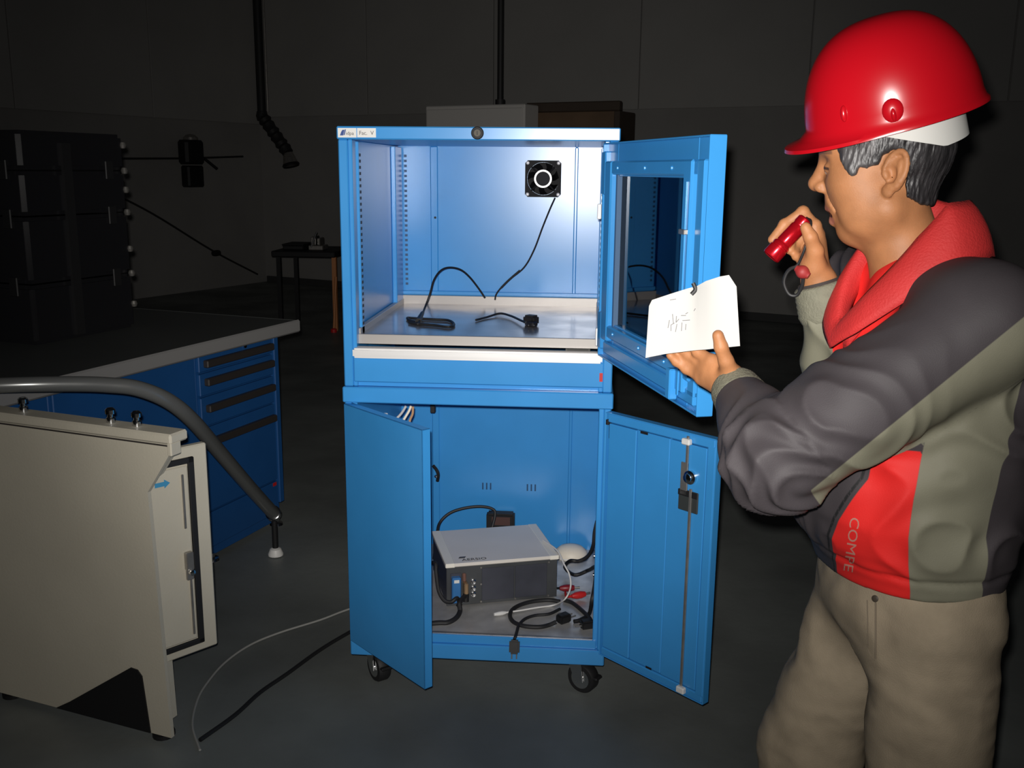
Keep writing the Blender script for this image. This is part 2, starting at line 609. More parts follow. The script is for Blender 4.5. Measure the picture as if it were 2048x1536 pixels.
obj('cabinet_door', B(-1.376, -1.362, -0.57, -0.21, 0.07, 0.832, bev=0.003), BLUE_BENCH, t, M=WM)

# tall black case on the bench, catching the flash on its latches
t = thing('equipment_case', 'tall black equipment case standing on the grey worktop', 'case', AX * -2.06 + BX * 0.42 + Vector((0, 0, 0.886)))
XR = -1.80
seg = [(0.886, 1.10), (1.106, 1.34), (1.346, 1.50), (1.506, 1.64)]
for i, (z0, z1) in enumerate(seg):
    obj('case_section', B(-2.32, XR, 0.17, 0.67, z0, z1, bev=0.014, seg=2), BLACKG, t, M=WM)
for i, zz in enumerate((0.98, 1.103, 1.20, 1.343, 1.43, 1.503, 1.60)):
    for q in ((XR + 0.002, 0.44),):
        c = AX * (XR + 0.0) + BX * 0.665 + Vector((0, 0, zz))
        obj('corner_ball', lathe([(0, -0.015), (0.010, -0.011), (0.014, 0), (0.010, 0.011), (0, 0.015)], 12,
                                 Matrix.Translation(c)), STEEL, t)
for zz in (1.06, 1.30, 1.47):
    obj('latch', B(XR - 0.10, XR - 0.06, 0.162, 0.171, zz, zz + 0.07, bev=0.003), BLACK, t, M=WM)
    obj('latch', B(XR, XR + 0.008, 0.56, 0.60, zz, zz + 0.07, bev=0.003), RUBBER, t, M=WM)
obj('side_strap', B(XR, XR + 0.012, 0.35, 0.39, 0.9, 1.6), RUBBER, t, M=WM)

# bent steel tube guard in front of the bench
tp = [at(-110, 775, 2.64), at(-30, 772, 2.66), at(60, 769, 2.70), at(150, 768, 2.76), at(215, 770, 2.81), at(275, 777, 2.86), at(335, 801, 2.93), at(385, 841, 3.05),
      at(440, 905, 3.30), at(500, 975, 3.62), at(548, 1028, 3.92)]
gend = tp[-1]
tp = [Vector(p) for p in tp]
t = thing('guard_rail', 'bent grey steel tube rail sloping down in front of the blue drawers', 'rail', (gend.x, gend.y, 0))
first = tp[0]
obj('bent_tube', tube([first + (first - tp[1]) * 0.25] + tp, lambda q: 0.0205 + 0.005 * q, 16, 8), STEELTUBE, t)
dd = (tp[-1] - tp[-2]).normalized()
obj('end_collar', lathe([(0.026, -0.02), (0.03, -0.018), (0.03, 0.004), (0.02, 0.008), (0, 0.008)], 20, axisM(tp[-1], dd)), CHROME, t)
obj('end_post', cyl(tp[-1] + dd * 0.0, (gend.x, gend.y, 0.012), 0.012, 12), BLACK, t)
obj('foot_ball', lathe([(0, 0), (0.03, 0.004), (0.03, 0.012), (0.022, 0.03), (0, 0.042)], 18, Matrix.Translation((gend.x, gend.y, 0))), WHITE, t)
bk = first + (first - tp[1]) * 0.12
obj('back_post', cyl((bk.x, bk.y, 0), (bk.x, bk.y, bk.z), 0.0205, 14), STEELTUBE, t)

# ================================================================== BEIGE CONSOLE (front left)
t = thing('console', 'beige metal console with its narrow door showing, front left', 'console', AX * -0.95 + BX * -0.48)
b0 = -0.563
prof = [(-1.28, 0.02), (-0.648, 0.02), (-0.669, 0.709), (-0.592, 0.817), (-0.592, 0.845), (-1.28, 0.845)]
# side panel: outline in (a,z), extruded along b
bm = prism(prof, 0.012)
PMx = Matrix(((1, 0, 0, 0), (0, 0, 1, b0), (0, 1, 0, 0), (0, 0, 0, 1)))
obj('side_panel', bm, BEIGE, t, M=WM @ PMx, smooth=20)
bm = prism([(-1.27, 0.05), (-0.675, 0.05), (-0.69, 0.709), (-0.612, 0.817), (-0.612, 0.84), (-1.27, 0.84)], 0.045)
obj('body', bm, BEIGE, t, M=WM @ Matrix(((1, 0, 0, 0), (0, 0, 1, b0 + 0.013), (0, 1, 0, 0), (0, 0, 0, 1))), smooth=20)
obj('top_cover', B(-1.285, -0.578, b0 - 0.008, b0 + 0.058, 0.845, 0.872, bev=0.005), BEIGE, t, M=WM)
obj('front_lip', B(-0.592, -0.578, b0 - 0.008, b0 + 0.03, 0.815, 0.85, bev=0.003), BEIGE, t, M=WM)
obj('seam_line', B(-1.27, -0.592, b0 - 0.0012, b0 + 0.001, 0.838, 0.842), HANDLEB, t, M=WM)
for a0 in (-0.715, -0.80, -1.1):
    k = obj('fixing_knob', lathe([(0.012, 0), (0.012, 0.012), (0.008, 0.016), (0.008, 0.022), (0.013, 0.024), (0.013, 0.034), (0.008, 0.039), (0, 0.04)], 14,
                                 Matrix.Translation(AX * a0 + BX * (b0 + 0.03) + Vector((0, 0, 0.872)))), CHROME, t)
# flat black plate laid on the foot of the side panel
obj('foot_black_plate', prism([(-1.05, 0.021), (-0.716, 0.021), (-0.731, 0.185), (-0.745, 0.201), (-0.768, 0.203), (-1.0, 0.05)], 0.004),
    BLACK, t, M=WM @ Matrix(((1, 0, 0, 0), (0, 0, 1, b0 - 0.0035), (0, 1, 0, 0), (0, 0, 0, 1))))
for a0 in (-0.70, -1.25):
    obj('castor_foot', lathe([(0.03, 0), (0.03, 0.012), (0.012, 0.016), (0.012, 0.05)], 14, Matrix.Translation(AX * a0 + BX * (b0 + 0.03))), BLACK, t)
# narrow door on the front, with seal and lock rod
hinge = AX * -0.690 + BX * (b0 + 0.012)
free = AX * -0.622 + BX * -0.384
dw = (free - hinge)
dw.z = 0
DL = dw.length
dwn = dw.normalized()
nrm = dwn.cross(Vector((0, 0, 1))).normalized()      # faces the camera side
if nrm.dot(Vector(CAM) - hinge) < 0:
    nrm = -nrm
z0d, z1d = 0.215, 0.800
DM = Matrix.Identity(4)
zaxis = Vector((0, 0, 1))
for i in range(3):
    DM[i][0], DM[i][1], DM[i][2], DM[i][3] = dwn[i], nrm[i], zaxis[i], hinge[i]
dr = obj('console_door', B(0, DL, -0.024, 0, z0d, z1d, bev=0.004), BEIGE, t, M=DM.copy())
obj('door_panel', B(0.0, DL - 0.062, 0, 0.006, z0d + 0.045, z1d - 0.05, bev=0.002), BEIGE, dr, M=DM.copy())
obj('door_seal', boxes([(DL - 0.060, DL - 0.043, 0, 0.009, z0d + 0.028, z1d - 0.028), (0, DL - 0.043, 0, 0.009, z0d + 0.026, z0d + 0.041),
                        (0, DL - 0.043, 0, 0.009, z1d - 0.044, z1d - 0.028)], bev=0.002), RUBBER, dr, M=DM.copy())
for g0, g1, g2 in ((DL - 0.076, z0d + 0.06, z0d + 0.22), (DL - 0.082, z1d - 0.22, z1d - 0.07)):
    obj('lock_rod', B(g0, g0 + 0.006, 0.006, 0.011, g1, g2, bev=0.001), STEEL, dr, M=DM.copy())
obj('lock_case', boxes([(DL - 0.088, DL - 0.067, 0.006, 0.022, z0d + 0.25, z0d + 0.30), (DL - 0.086, DL - 0.066, 0.006, 0.015, z0d + 0.22, z0d + 0.25)], bev=0.002), STEEL, dr, M=DM.copy())
obj('lock_cap', lathe([(0.008, 0), (0.008, 0.01), (0, 0.012)], 12, DM @ axisM((DL - 0.077, 0.02, z0d + 0.245), (0, 1, 0))), CHROME, dr)
ar = prism([(0, 0.006), (0.026, 0.006), (0.026, 0.012), (0.042, 0), (0.026, -0.012), (0.026, -0.006), (0, -0.006)], 0.0006)
obj('arrow_sticker', ar, TEALINK, dr, M=DM @ axisM((DL - 0.155, 0.0062, z1d - 0.085), (0, 1, 0), (1, 0, 0)))

# cables on floor
wpts = [onz(u, v, 0.006) for u, v in ((800, 1190), (702, 1217), (640, 1240), (560, 1265), (500, 1290), (450, 1325), (415, 1365), (395, 1400), (385, 1450), (400, 1500))]
o = tag(obj('floor_cable', tube(wpts, 0.0034, 8, 6), mat('dull_white_cable', (0.34, 0.34, 0.32), 0.6)), 'thin white cable snaking over the floor beside the blue cabinet', 'cable')
bpts = [onz(u, v, 0.007) for u, v in ((790, 1215), (700, 1264), (640, 1300), (575, 1347), (520, 1385), (470, 1430), (400, 1480))]
o = tag(obj('floor_cable', tube(bpts, 0.006, 8, 6), RUBBER), 'thick black cable on the floor below the white one', 'cable')

# ================================================================== UPPER CABINET
HW = 0.3725
U = thing('display_cabinet', 'blue steel upper cabinet with glass door wide open and empty tray', 'cabinet', (0, 0.35, 0.927))
ZB, ZT = 0.927, 1.595
obj('side_panel', B(-0.3700, -0.3470, 0.0, 0.735, ZB, ZT, bev=0.002), BLUE, U)
obj('side_panel', B(0.3470, 0.3700, 0.0, 0.735, ZB, ZT, bev=0.002), BLUE, U)
obj('back_panel', B(-0.3470, 0.3470, 0.7035, 0.735, ZB, ZT), BLUE, U)
tb = obj('top_band', B(-HW, HW, -0.022, 0.74, ZT, 1.6286, bev=0.003), BLUE, U)
obj('bottom_panel', B(-0.347, 0.347, 0.0, 0.7035, ZB, ZB + 0.012), BLUE, U)
for s in (-1, 1):
    pst = obj('front_post', B(*sorted((s * 0.3705, s * 0.345)), -0.016, 0.004, ZB, ZT, bev=0.003), BLUE, U)
    obj('post_flange', B(*sorted((s * 0.346, s * 0.334)), -0.010, 0.030, ZB, ZT, bev=0.002), BLUE, pst)
    # shelf support strips with slots
    st = obj('shelf_upright', B(*sorted((s * 0.347, s * 0.330)), 0.045, 0.075, 1.06, ZT - 0.004, bev=0.0015), BLUE, U)
    sl = boxes([(*sorted((s * 0.3305, s * 0.3290)), 0.053, 0.067, 1.09 + i * 0.0165, 1.098 + i * 0.0165) for i in range(29)])
    obj('slot_row', sl, BLACK, st)
    st = obj('shelf_upright', B(*sorted((s * 0.347, s * 0.332)), 0.575, 0.685, 1.06, ZT - 0.004, bev=0.002), BLUE, U)
    sl = boxes([(*sorted((s * 0.327, s * 0.318)), 0.7025, 0.7042, 1.13 + i * 0.0165, 1.138 + i * 0.0165) for i in range(27)])
    sb_ = mat('slot_shadow_blue', (0.01, 0.06, 0.16), 0.5)
    if s < 0:
        obj('slot_row', sl, sb_, st)
    else:
        sl.free()
obj('back_rib', B(-0.238, -0.212, 0.697, 0.7036, 1.06, ZT, bev=0.003), BLUE, U)
obj('back_rib', B(0.246, 0.258, 0.697, 0.7036, 1.06, ZT, bev=0.003), BLUE, U)
obj('back_ledge', B(-0.345, 0.345, 0.690, 0.7036, 1.098, 1.112, bev=0.002), BLUE, U)
obj('rivet', lathe([(0.004, 0), (0.003, 0.002), (0, 0.003)], 10, axisM((-0.222, 0.697, 1.36), (0, -1, 0))), BLACK, U)
# lock and name plate on the top band
lkp = obj('lock', lathe([(0.0165, 0), (0.0165, 0.004), (0.014, 0.006), (0.012, 0.006), (0.011, 0.004), (0, 0.004)], 28, axisM((0.0015, -0.022, 1.613), (0, -1, 0))), BLACK, U)
obj('lock_barrel', lathe([(0.0085, 0.003), (0.0085, 0.007), (0, 0.008)], 20, axisM((0.0015, -0.022, 1.613), (0, -1, 0))), mat('lock_grey', (0.13, 0.12, 0.10), 0.7, spec=0.2), lkp)
obj('keyhole', B(0.0003, 0.0027, -0.0312, -0.0298, 1.608, 1.618), BLACK, lkp)
pl = obj('name_plate', B(-0.368, -0.3185, -0.0235, -0.022, 1.5995, 1.6235), WHITE, U)
obj('logo', prism([(0, 0), (0.009, 0), (0.0125, 0.0145), (0.0075, 0.0145), (0.004, 0.010)], 0.0006, wallM((-0.3625, -0.0236, 1.6045), (1, 0, 0), (0, 0, 1))), NAVY, pl)
obj('logo', prism([(0, 0), (0.003, 0), (0.0065, 0.0145), (0.0035, 0.0145)], 0.0006, wallM((-0.3525, -0.0236, 1.6055), (1, 0, 0), (0, 0, 1))), NAVY, pl)
obj('lettering', text_bm('idpa', 0.013), PRINT, pl, M=wallM((-0.3465, -0.0237, 1.606), (1, 0, 0), (0, 0, 1)), smooth=None)
pl = obj('name_plate', B(-0.3165, -0.2665, -0.0235, -0.022, 1.6000, 1.6235), WHITE, U)
obj('lettering', text_bm('Fac.  V', 0.0145), PRINT, pl, M=wallM((-0.3115, -0.0237, 1.6065), (1, 0, 0), (0, 0, 1)), smooth=None)
obj('catch_plate', B(-0.3465, -0.3435, 0.000, 0.014, 1.255, 1.315, bev=0.002), STEEL, U)
obj('hinge_plate', B(0.318, 0.329, -0.016, -0.004, 1.395, 1.435, bev=0.002), WHITE_ALU, U)
obj('hinge_plate', B(0.322, 0.333, -0.012, 0.0, 1.055, 1.105, bev=0.002), WHITE_ALU, U)
# pull-out tray
tr_ = obj('tray', B(-0.343, 0.343, 0.022, 0.690, 1.058, 1.068), TRAY, U)
obj('tray_rim', B(-0.344, 0.344, 0.682, 0.690, 1.058, 1.097, bev=0.001), TRAYRIM, tr_)
obj('tray_rim', B(-0.344, -0.330, 0.024, 0.690, 1.058, 1.085, bev=0.001), TRAYRIM, tr_)
obj('tray_rim', B(0.330, 0.344, 0.024, 0.690, 1.058, 1.085, bev=0.001), TRAYRIM, tr_)
obj('tray_rim', B(-0.344, 0.330, 0.014, 0.024, 1.043, 1.070, bev=0.001), TRAYRIM, tr_)
# drawer
dw_ = obj('drawer', B(-0.3435, 0.3475, -0.016, 0.006, 0.940, 1.010, bev=0.003), BLUE, U)
obj('drawer_grip', B(-0.3425, 0.3425, -0.032, 0.012, 1.010, 1.0375, bev=0.005, seg=2), WHITE_ALU, dw_)
obj('drawer_box', boxes([(-0.33, 0.33, 0.02, 0.66, 0.945, 0.950), (-0.335, -0.33, 0.02, 0.66, 0.945, 1.02), (0.33, 0.335, 0.02, 0.66, 0.945, 1.02), (-0.33, 0.33, 0.655, 0.66, 0.945, 1.02)]), BLUE, dw_)
obj('sticker', B(0.336, 0.345, -0.0168, -0.0158, 0.958, 0.982), RED, dw_)
o = tag(obj('tape_roll', lathe([(0.030, 0), (0.045, 0), (0.045, 0.05), (0.030, 0.05)], 20, Matrix.Translation((0.215, 0.12, 0.951)), cap=False), GREENY),
        'yellow-green roll glimpsed through the slot above the white drawer grip', 'roll')
o = tag(obj('document_stack', B(0.24, 0.31, 0.04, 0.16, 0.951, 1.028, bev=0.002), WHITE), 'white box glimpsed in the slot at the right of the drawer', 'box')
obj('box_flap', B(0.245, 0.305, 0.045, 0.155, 1.028, 1.0295), PAPERM, o)

# cooling fan on the back panel
fc = Vector((0.142, 0.7035, 1.4925))
FANB = mat('fan_black', (0.007, 0.007, 0.008), 0.6, spec=0.15)
FM = wallM(fc, (1, 0, 0), (0, 0, 1))         # local x right, y up, z toward viewer(-y)
bm = bmesh.new()
h = 0.0595
n = 40
rin = 0.054
outer, inner, outer2, inner2 = [], [], [], []
for k in range(n):
    a = 2 * math.pi * k / n + math.pi / n
    cx, sx = math.cos(a), math.sin(a)
    m_ = h / max(abs(cx), abs(sx))
    rr = min(m_, h * 1.33)
    outer.append(bm.verts.new((cx * rr, sx * rr, 0.025)))
    inner.append(bm.verts.new((cx * rin, sx * rin, 0.025)))
    outer2.append(bm.verts.new((cx * rr, sx * rr, 0)))
    inner2.append(bm.verts.new((cx * rin, sx * rin, 0)))
for k in range(n):
    j = (k + 1) % n
    bm.faces.new((inner[k], outer[k], outer[j], inner[j]))
    bm.faces.new((outer[k], outer2[k], outer2[j], outer[j]))
    bm.faces.new((inner[j], inner2[j], inner2[k], inner[k]))
    bm.faces.new((inner2[k], inner2[j], outer2[j], outer2[k]))
bmesh.ops.recalc_face_normals(bm, faces=bm.faces)
fan = obj('cooling_fan', bm, FANB, U, M=FM.copy())
obj('fan_dark_disc', lathe([(0.0535, 0.0005), (0.0535, 0.001), (0, 0.001)], 32, FM.copy()), FANB, fan)  # dark disc added behind the blades, the hole's shade put in as colour
obj('fan_hub', lathe([(0.027, 0.002), (0.027, 0.020), (0.024, 0.023), (0, 0.0235)], 32, FM.copy()), mat('fan_hub_grey', (0.03, 0.03, 0.032), 0.75, spec=0.1), fan)
obj('hub_ring', lathe([(0.0235, 0.0225), (0.0235, 0.0255), (0.0292, 0.0255), (0.0292, 0.0225)], 40, FM.copy(), cap=False), WHITE_ALU, fan)
for k in range(7):
    a = 2 * math.pi * k / 7
    bm = bmesh.new()
    vs = []
    for rr, tw in ((0.026, 0.0), (0.040, 0.12), (0.0525, 0.30)):
        for da, zz in ((-0.30, 0.006), (0.30, 0.018)):
            an = a + da * (0.026 / rr) ** 0.3 + tw
            vs.append(bm.verts.new((rr * math.cos(an), rr * math.sin(an), zz)))
    bm.faces.new((vs[0], vs[2], vs[3], vs[1]))
    bm.faces.new((vs[2], vs[4], vs[5], vs[3]))
    bmesh.ops.solidify(bm, geom=bm.faces[:], thickness=0.0012)
    obj('fan_blade', bm, FANB, fan, M=FM.copy(), smooth=60)
for k in range(4):
    a = math.pi / 4 + k * math.pi / 2
    obj('fan_strut', cyl(FM @ Vector((0.025 * math.cos(a), 0.025 * math.sin(a), 0.021)), FM @ Vector((0.066 * math.cos(a), 0.066 * math.sin(a), 0.021)), 0.003, 8), FANB, fan)
for sx in (-1, 1):
    for sy in (-1, 1):
        obj('screw', lathe([(0.0058, 0.024), (0.0058, 0.027), (0.004, 0.0285), (0, 0.029)], 14, FM @ Matrix.Translation((sx * 0.051, sy * 0.051, 0))), WHITE_ALU, fan)

# glass door -----------------------------------------------------------------
hx, hy, dwid, dang = 0.358, -0.028, 0.690, 1.8543
z0, z1 = 1.0357, 1.589
tdir = Vector((-math.cos(dang), -math.sin(dang), 0))
ndir = Vector((-math.sin(dang), math.cos(dang), 0))     # inner side
GM = Matrix.Identity(4)
for i in range(3):
    GM[i][0], GM[i][1], GM[i][2], GM[i][3] = tdir[i], ndir[i], zaxis[i], (hx, hy, 0)[i]
gd = obj('glass_door', boxes([(0.0, 0.085, -0.004, 0.016, z0, z1), (dwid - 0.085, dwid, -0.004, 0.016, z0, z1),
                              (0.085, dwid - 0.085, -0.004, 0.016, z1 - 0.082, z1), (0.085, dwid - 0.085, -0.004, 0.016, z0, z0 + 0.095)], bev=0.0015), BLUE, U, M=GM.copy())
obj('door_edge_flange', boxes([(dwid - 0.003, dwid + 0.001, -0.005, 0.030, z0, z1), (-0.001, 0.003, -0.005, 0.030, z0, z1), (-0.0005, dwid + 0.0005, -0.0045, 0.0295, z1 - 0.003, z1 + 0.001), (-0.0005, dwid + 0.0005, -0.0045, 0.0295, z0 - 0.001, z0 + 0.003)], bev=0.0008), BLUE, gd, M=GM.copy())
obj('stile_channel', B(0.030, 0.080, 0.014, 0.034, z0 + 0.05, z1 - 0.045, bev=0.004), BLUE, gd, M=GM.copy())
obj('stile_channel', B(dwid - 0.120, dwid - 0.076, 0.014, 0.034, z0 + 0.03, z1 - 0.045, bev=0.004), BLUE, gd, M=GM.copy())
obj('stile_channel', B(dwid - 0.066, dwid - 0.030, 0.014, 0.026, z0 + 0.03, z1 - 0.045, bev=0.003), BLUE, gd, M=GM.copy())
obj('rail_channel', B(0.080, dwid - 0.076, 0.014, 0.032, z1 - 0.078, z1 - 0.045, bev=0.004), BLUE, gd, M=GM.copy())
obj('rail_channel', B(0.060, dwid - 0.05, 0.014, 0.032, z0 + 0.060, z0 + 0.092, bev=0.004), BLUE, gd, M=GM.copy())
obj('rail_fold', B(0.030, dwid - 0.03, 0.014, 0.026, z0 + 0.012, z0 + 0.045, bev=0.004), BLUE, gd, M=GM.copy())
obj('glass_pane', B(0.080, dwid - 0.080, 0.002, 0.006, z0 + 0.088, z1 - 0.075), GLASS, gd, M=GM.copy())
for g0 in (0.080, dwid - 0.093):
    obj('pane_gasket', B(g0, g0 + 0.011, -0.002, 0.019, z0 + 0.085, z1 - 0.075), mat('blue_gasket', (0.06, 0.12, 0.22), 0.7), gd, M=GM.copy())
for tx in (0.13, 0.33, 0.50):
    obj('rivet', lathe([(0.005, 0), (0.004, 0.003), (0, 0.004)], 10, GM @ axisM((tx, 0.032, z1 - 0.062), (0, 1, 0))), BLUE, gd)
    obj('rivet', lathe([(0.005, 0), (0.004, 0.003), (0, 0.004)], 10, GM @ axisM((tx, 0.032, z0 + 0.077), (0, 1, 0))), BLUE, gd)
lk2 = obj('latch_case', B(dwid - 0.130, dwid - 0.050, 0.030, 0.046, 1.205, 1.255, bev=0.003), DARKGREY, gd, M=GM.copy())
obj('latch_rod', B(dwid - 0.100, dwid - 0.092, 0.034, 0.037, 1.255, 1.50), BLUE, gd, M=GM.copy())
obj('latch_rod', B(dwid - 0.100, dwid - 0.092, 0.034, 0.037, 1.06, 1.205), BLUE, gd, M=GM.copy())
obj('rod_guide', B(dwid - 0.112, dwid - 0.082, 0.033, 0.042, 1.395, 1.405, bev=0.001), STEEL, gd, M=GM.copy())
obj('bottom_tab', B(dwid - 0.14, dwid - 0.115, 0.026, 0.046, z0 + 0.008, z0 + 0.075, bev=0.003), BLUE, gd, M=GM.copy())
for g0, g1 in ((z1 - 0.13, z1 - 0.02), (z0 + 0.02, z0 + 0.12)):
    obj('hinge', B(-0.012, 0.02, -0.002, 0.03, g0, g1, bev=0.003), BLUE, gd, M=GM.copy())

# ================================================================== LOWER CABINET
Lc = thing('base_cabinet', 'blue steel lower cabinet on castors with both plain doors open', 'cabinet', (0, 0.35, 0))
ZM0, ZM1, Z0, Zb = 0.8817, 0.9262, 0.116, 0.1625
obj('top_band', B(-0.3755, 0.3755, -0.022, 0.74, ZM0, ZM1, bev=0.003), BLUE, Lc)
obj('base_band', B(-HW, HW, -0.022, 0.74, Z0, Zb, bev=0.003), BLUE, Lc)
obj('side_panel', B(-0.371, -0.348, 0.0, 0.735, Zb, ZM0, bev=0.002), BLUE, Lc)
obj('side_panel', B(0.348, 0.371, 0.0, 0.735, Zb, ZM0, bev=0.002), BLUE, Lc)
obj('back_panel', B(-0.348, 0.348, 0.7035, 0.735, Zb, ZM0), BLUE, Lc)
obj('inner_floor', B(-0.348, 0.348, 0.004, 0.7035, Zb, 0.185), SHEET, Lc)
obj('floor_lip', B(-0.348, 0.348, -0.012, 0.005, Zb, 0.1885, bev=0.002), BLUE, Lc)
obj('floor_edge', B(-0.346, 0.346, -0.004, 0.006, 0.1885, 0.1905), STEEL, Lc)
for s in (-1, 1):
    pst = obj('front_post', B(*sorted((s * 0.371, s * 0.352)), -0.016, 0.004, Zb, ZM0, bev=0.003), BLUE, Lc)
    obj('post_flange', B(*sorted((s * 0.352, s * 0.338)), -0.006, 0.02, Zb, ZM0, bev=0.002), BLUE, pst)
obj('back_rib', B(0.246, 0.258, 0.697, 0.7036, 0.19, ZM0, bev=0.003), BLUE, Lc)
obj('back_rib', B(-0.238, -0.212, 0.697, 0.7036, 0.19, ZM0, bev=0.003), BLUE, Lc)
obj('slot_mark', boxes([(-0.06 + i * 0.014, -0.055 + i * 0.014, 0.7028, 0.704, 0.40, 0.425) for i in range(3)] + [(0.10 + i * 0.014, 0.105 + i * 0.014, 0.7028, 0.704, 0.40, 0.425) for i in range(3)]), MATS['slot_shadow_blue'], Lc)
# wooden-looking wedge and dark clip behind left door's top
kc = ony(872, 945, 0.69)
ck = obj('cable_clip', tube([kc + Vector((-0.01, 0, 0.025)), kc + Vector((0.004, -0.01, 0.012)), kc + Vector((0.010, -0.012, -0.005)), kc + Vector((0.006, -0.006, -0.03))], 0.006, 8, 5), BLACK, Lc)
obj('clip_screw', lathe([(0.006, 0), (0.004, 0.004), (0, 0.005)], 10, axisM(kc + Vector((0.002, -0.016, -0.01)), (0, -1, 0))), CHROME, ck)
k2 = ony(866, 818, 0.5)
obj('upper_clip', B(k2.x - 0.008, k2.x + 0.008, 0.49, 0.51, k2.z - 0.012, ZM0, bev=0.002), BLACK, Lc)

for i, (pts_, m__) in enumerate((([(822, 812), (818, 822), (812, 832), (806, 842)], IVORY), ([(812, 812), (806, 822), (800, 830), (792, 838)], WHITE_ALU), ([(826, 813), (825, 828), (820, 840), (818, 856)], mat('tan_wire', (0.45, 0.26, 0.14), 0.6)))):
    obj('loose_wire', tube([ony(u_, v_, 0.04) for u_, v_ in pts_], 0.0035, 8, 5), m__, Lc)
# doors
WL_ = 0.370
# left, outside face towards the camera
al = 0.7765
hxl = -0.3725
td = Vector((math.cos(al), -math.sin(al), 0))
nd = Vector((-math.sin(al), -math.cos(al), 0))         # outer side
LM = Matrix.Identity(4)
for i in range(3):
    LM[i][0], LM[i][1], LM[i][2], LM[i][3] = td[i], -nd[i], zaxis[i], (hxl, -0.022, 0)[i]
zd0, zd1 = 0.1625, 0.8785
ldr = obj('left_door', boxes([(0, WL_, 0, 0.003, zd0, zd1), (WL_ - 0.003, WL_, 0, 0.026, zd0, zd1), (0, 0.003, 0, 0.026, zd0, zd1),
                              (0, WL_, 0, 0.026, zd1 - 0.003, zd1), (0, WL_, 0, 0.026, zd0, zd0 + 0.003)], bev=0.001), BLUE, Lc, M=LM.copy())
obj('inner_skin', B(0.02, WL_ - 0.02, 0.004, 0.022, zd0 + 0.03, zd1 - 0.03, bev=0.003), BLUE, ldr, M=LM.copy())
obj('hinge_pin', cyl((hxl + 0.006, -0.018, zd1 - 0.08), (hxl + 0.006, -0.018, zd1 - 0.02), 0.006, 10), BLACK, ldr)
obj('latch_hook', boxes([(0.10, 0.13, 0.024, 0.04, zd1 - 0.08, zd1 - 0.01), (0.16, 0.17, 0.024, 0.034, zd1 - 0.09, zd1 + 0.0)], bev=0.002), WHITE_ALU, ldr, M=LM.copy())
# right, inside face towards the camera
arr = 2.3803
hxr = 0.3705
td = Vector((-math.cos(arr), -math.sin(arr), 0))
nd = Vector((-math.sin(arr), math.cos(arr), 0))        # inner side
RM = Matrix.Identity(4)
for i in range(3):
    RM[i][0], RM[i][1], RM[i][2], RM[i][3] = td[i], nd[i], zaxis[i], (hxr, -0.022, 0)[i]
rdr = obj('right_door', boxes([(0, WL_, -0.003, 0, zd0, zd1), (WL_ - 0.003, WL_, -0.003, 0.022, zd0, zd1), (0, 0.003, -0.003, 0.022, zd0, zd1),
                               (0, WL_, -0.003, 0.022, zd1 - 0.003, zd1), (0, WL_, -0.003, 0.022, zd0, zd0 + 0.003)], bev=0.001), BLUE, Lc, M=RM.copy())
obj('inner_skin', boxes([(0.012, 0.110, 0, 0.020, zd0 + 0.028, zd1 - 0.030), (0.112, 0.222, 0, 0.018, zd0 + 0.028, zd1 - 0.030), (0.224, WL_ - 0.030, 0, 0.020, zd0 + 0.028, zd1 - 0.030)], bev=0.002), BLUE, rdr, M=RM.copy())
obj('top_fold', B(0.008, WL_ - 0.006, 0, 0.021, zd1 - 0.027, zd1 - 0.002, bev=0.003), BLUE, rdr, M=RM.copy())
obj('bottom_fold', B(0.008, WL_ - 0.006, 0, 0.021, zd0 + 0.002, zd0 + 0.026, bev=0.003), BLUE, rdr, M=RM.copy())
obj('edge_fold', B(WL_ - 0.028, WL_ - 0.002, 0, 0.022, zd0 + 0.02, zd1 - 0.02, bev=0.003), BLUE, rdr, M=RM.copy())
xr = 0.300
obj('lock_rod', B(xr - 0.004, xr + 0.004, 0.022, 0.027, zd0 + 0.005, 0.735, bev=0.001), STEEL, rdr, M=RM.copy())
obj('lock_rod', B(xr - 0.020, xr - 0.012, 0.022, 0.027, 0.78, zd1 - 0.008, bev=0.001), STEEL, rdr, M=RM.copy())
obj('rod_bracket', B(xr - 0.034, xr - 0.012, 0.021, 0.026, 0.715, 0.800, bev=0.001), STEEL, rdr, M=RM.copy())
obj('rod_guide', B(xr - 0.030, xr - 0.004, 0.021, 0.036, zd1 - 0.030, zd1 - 0.014, bev=0.003), WHITE, rdr, M=RM.copy())
obj('rod_guide', B(xr - 0.010, xr + 0.016, 0.021, 0.036, zd0 + 0.010, zd0 + 0.028, bev=0.003), WHITE, rdr, M=RM.copy())
obj('cam_lock', lathe([(0.018, 0), (0.018, 0.008), (0.012, 0.010), (0.012, 0.018), (0.006, 0.02), (0, 0.02)], 20, RM @ axisM((xr - 0.004, 0.020, 0.765), (0, 1, 0))), CHROME, rdr)
obj('handle_recess', B(xr - 0.040, xr + 0.022, 0.018, 0.0235, 0.672, 0.728, bev=0.002), mat('dark_recess_plastic', (0.035, 0.04, 0.04), 0.5), rdr, M=RM.copy())
obj('recess_hood', B(xr - 0.040, xr + 0.022, 0.0235, 0.026, 0.712, 0.728, bev=0.002), BLACK, rdr, M=RM.copy())
obj('hinge_pin', cyl(RM @ Vector((0.004, 0.006, zd1 - 0.075)), RM @ Vector((0.004, 0.006, zd1 - 0.01)), 0.004, 10), BLACK, rdr)
obj('hinge_knuckle', cyl(RM @ Vector((0.006, 0.018, zd1 - 0.034)), RM @ Vector((0.006, 0.018, zd1 - 0.02)), 0.006, 10), BLACK, rdr)
obj('slot_mark', B(0.125, 0.150, 0.0205, 0.0215, zd1 - 0.034, zd1 - 0.027), BLACK, rdr, M=RM.copy())
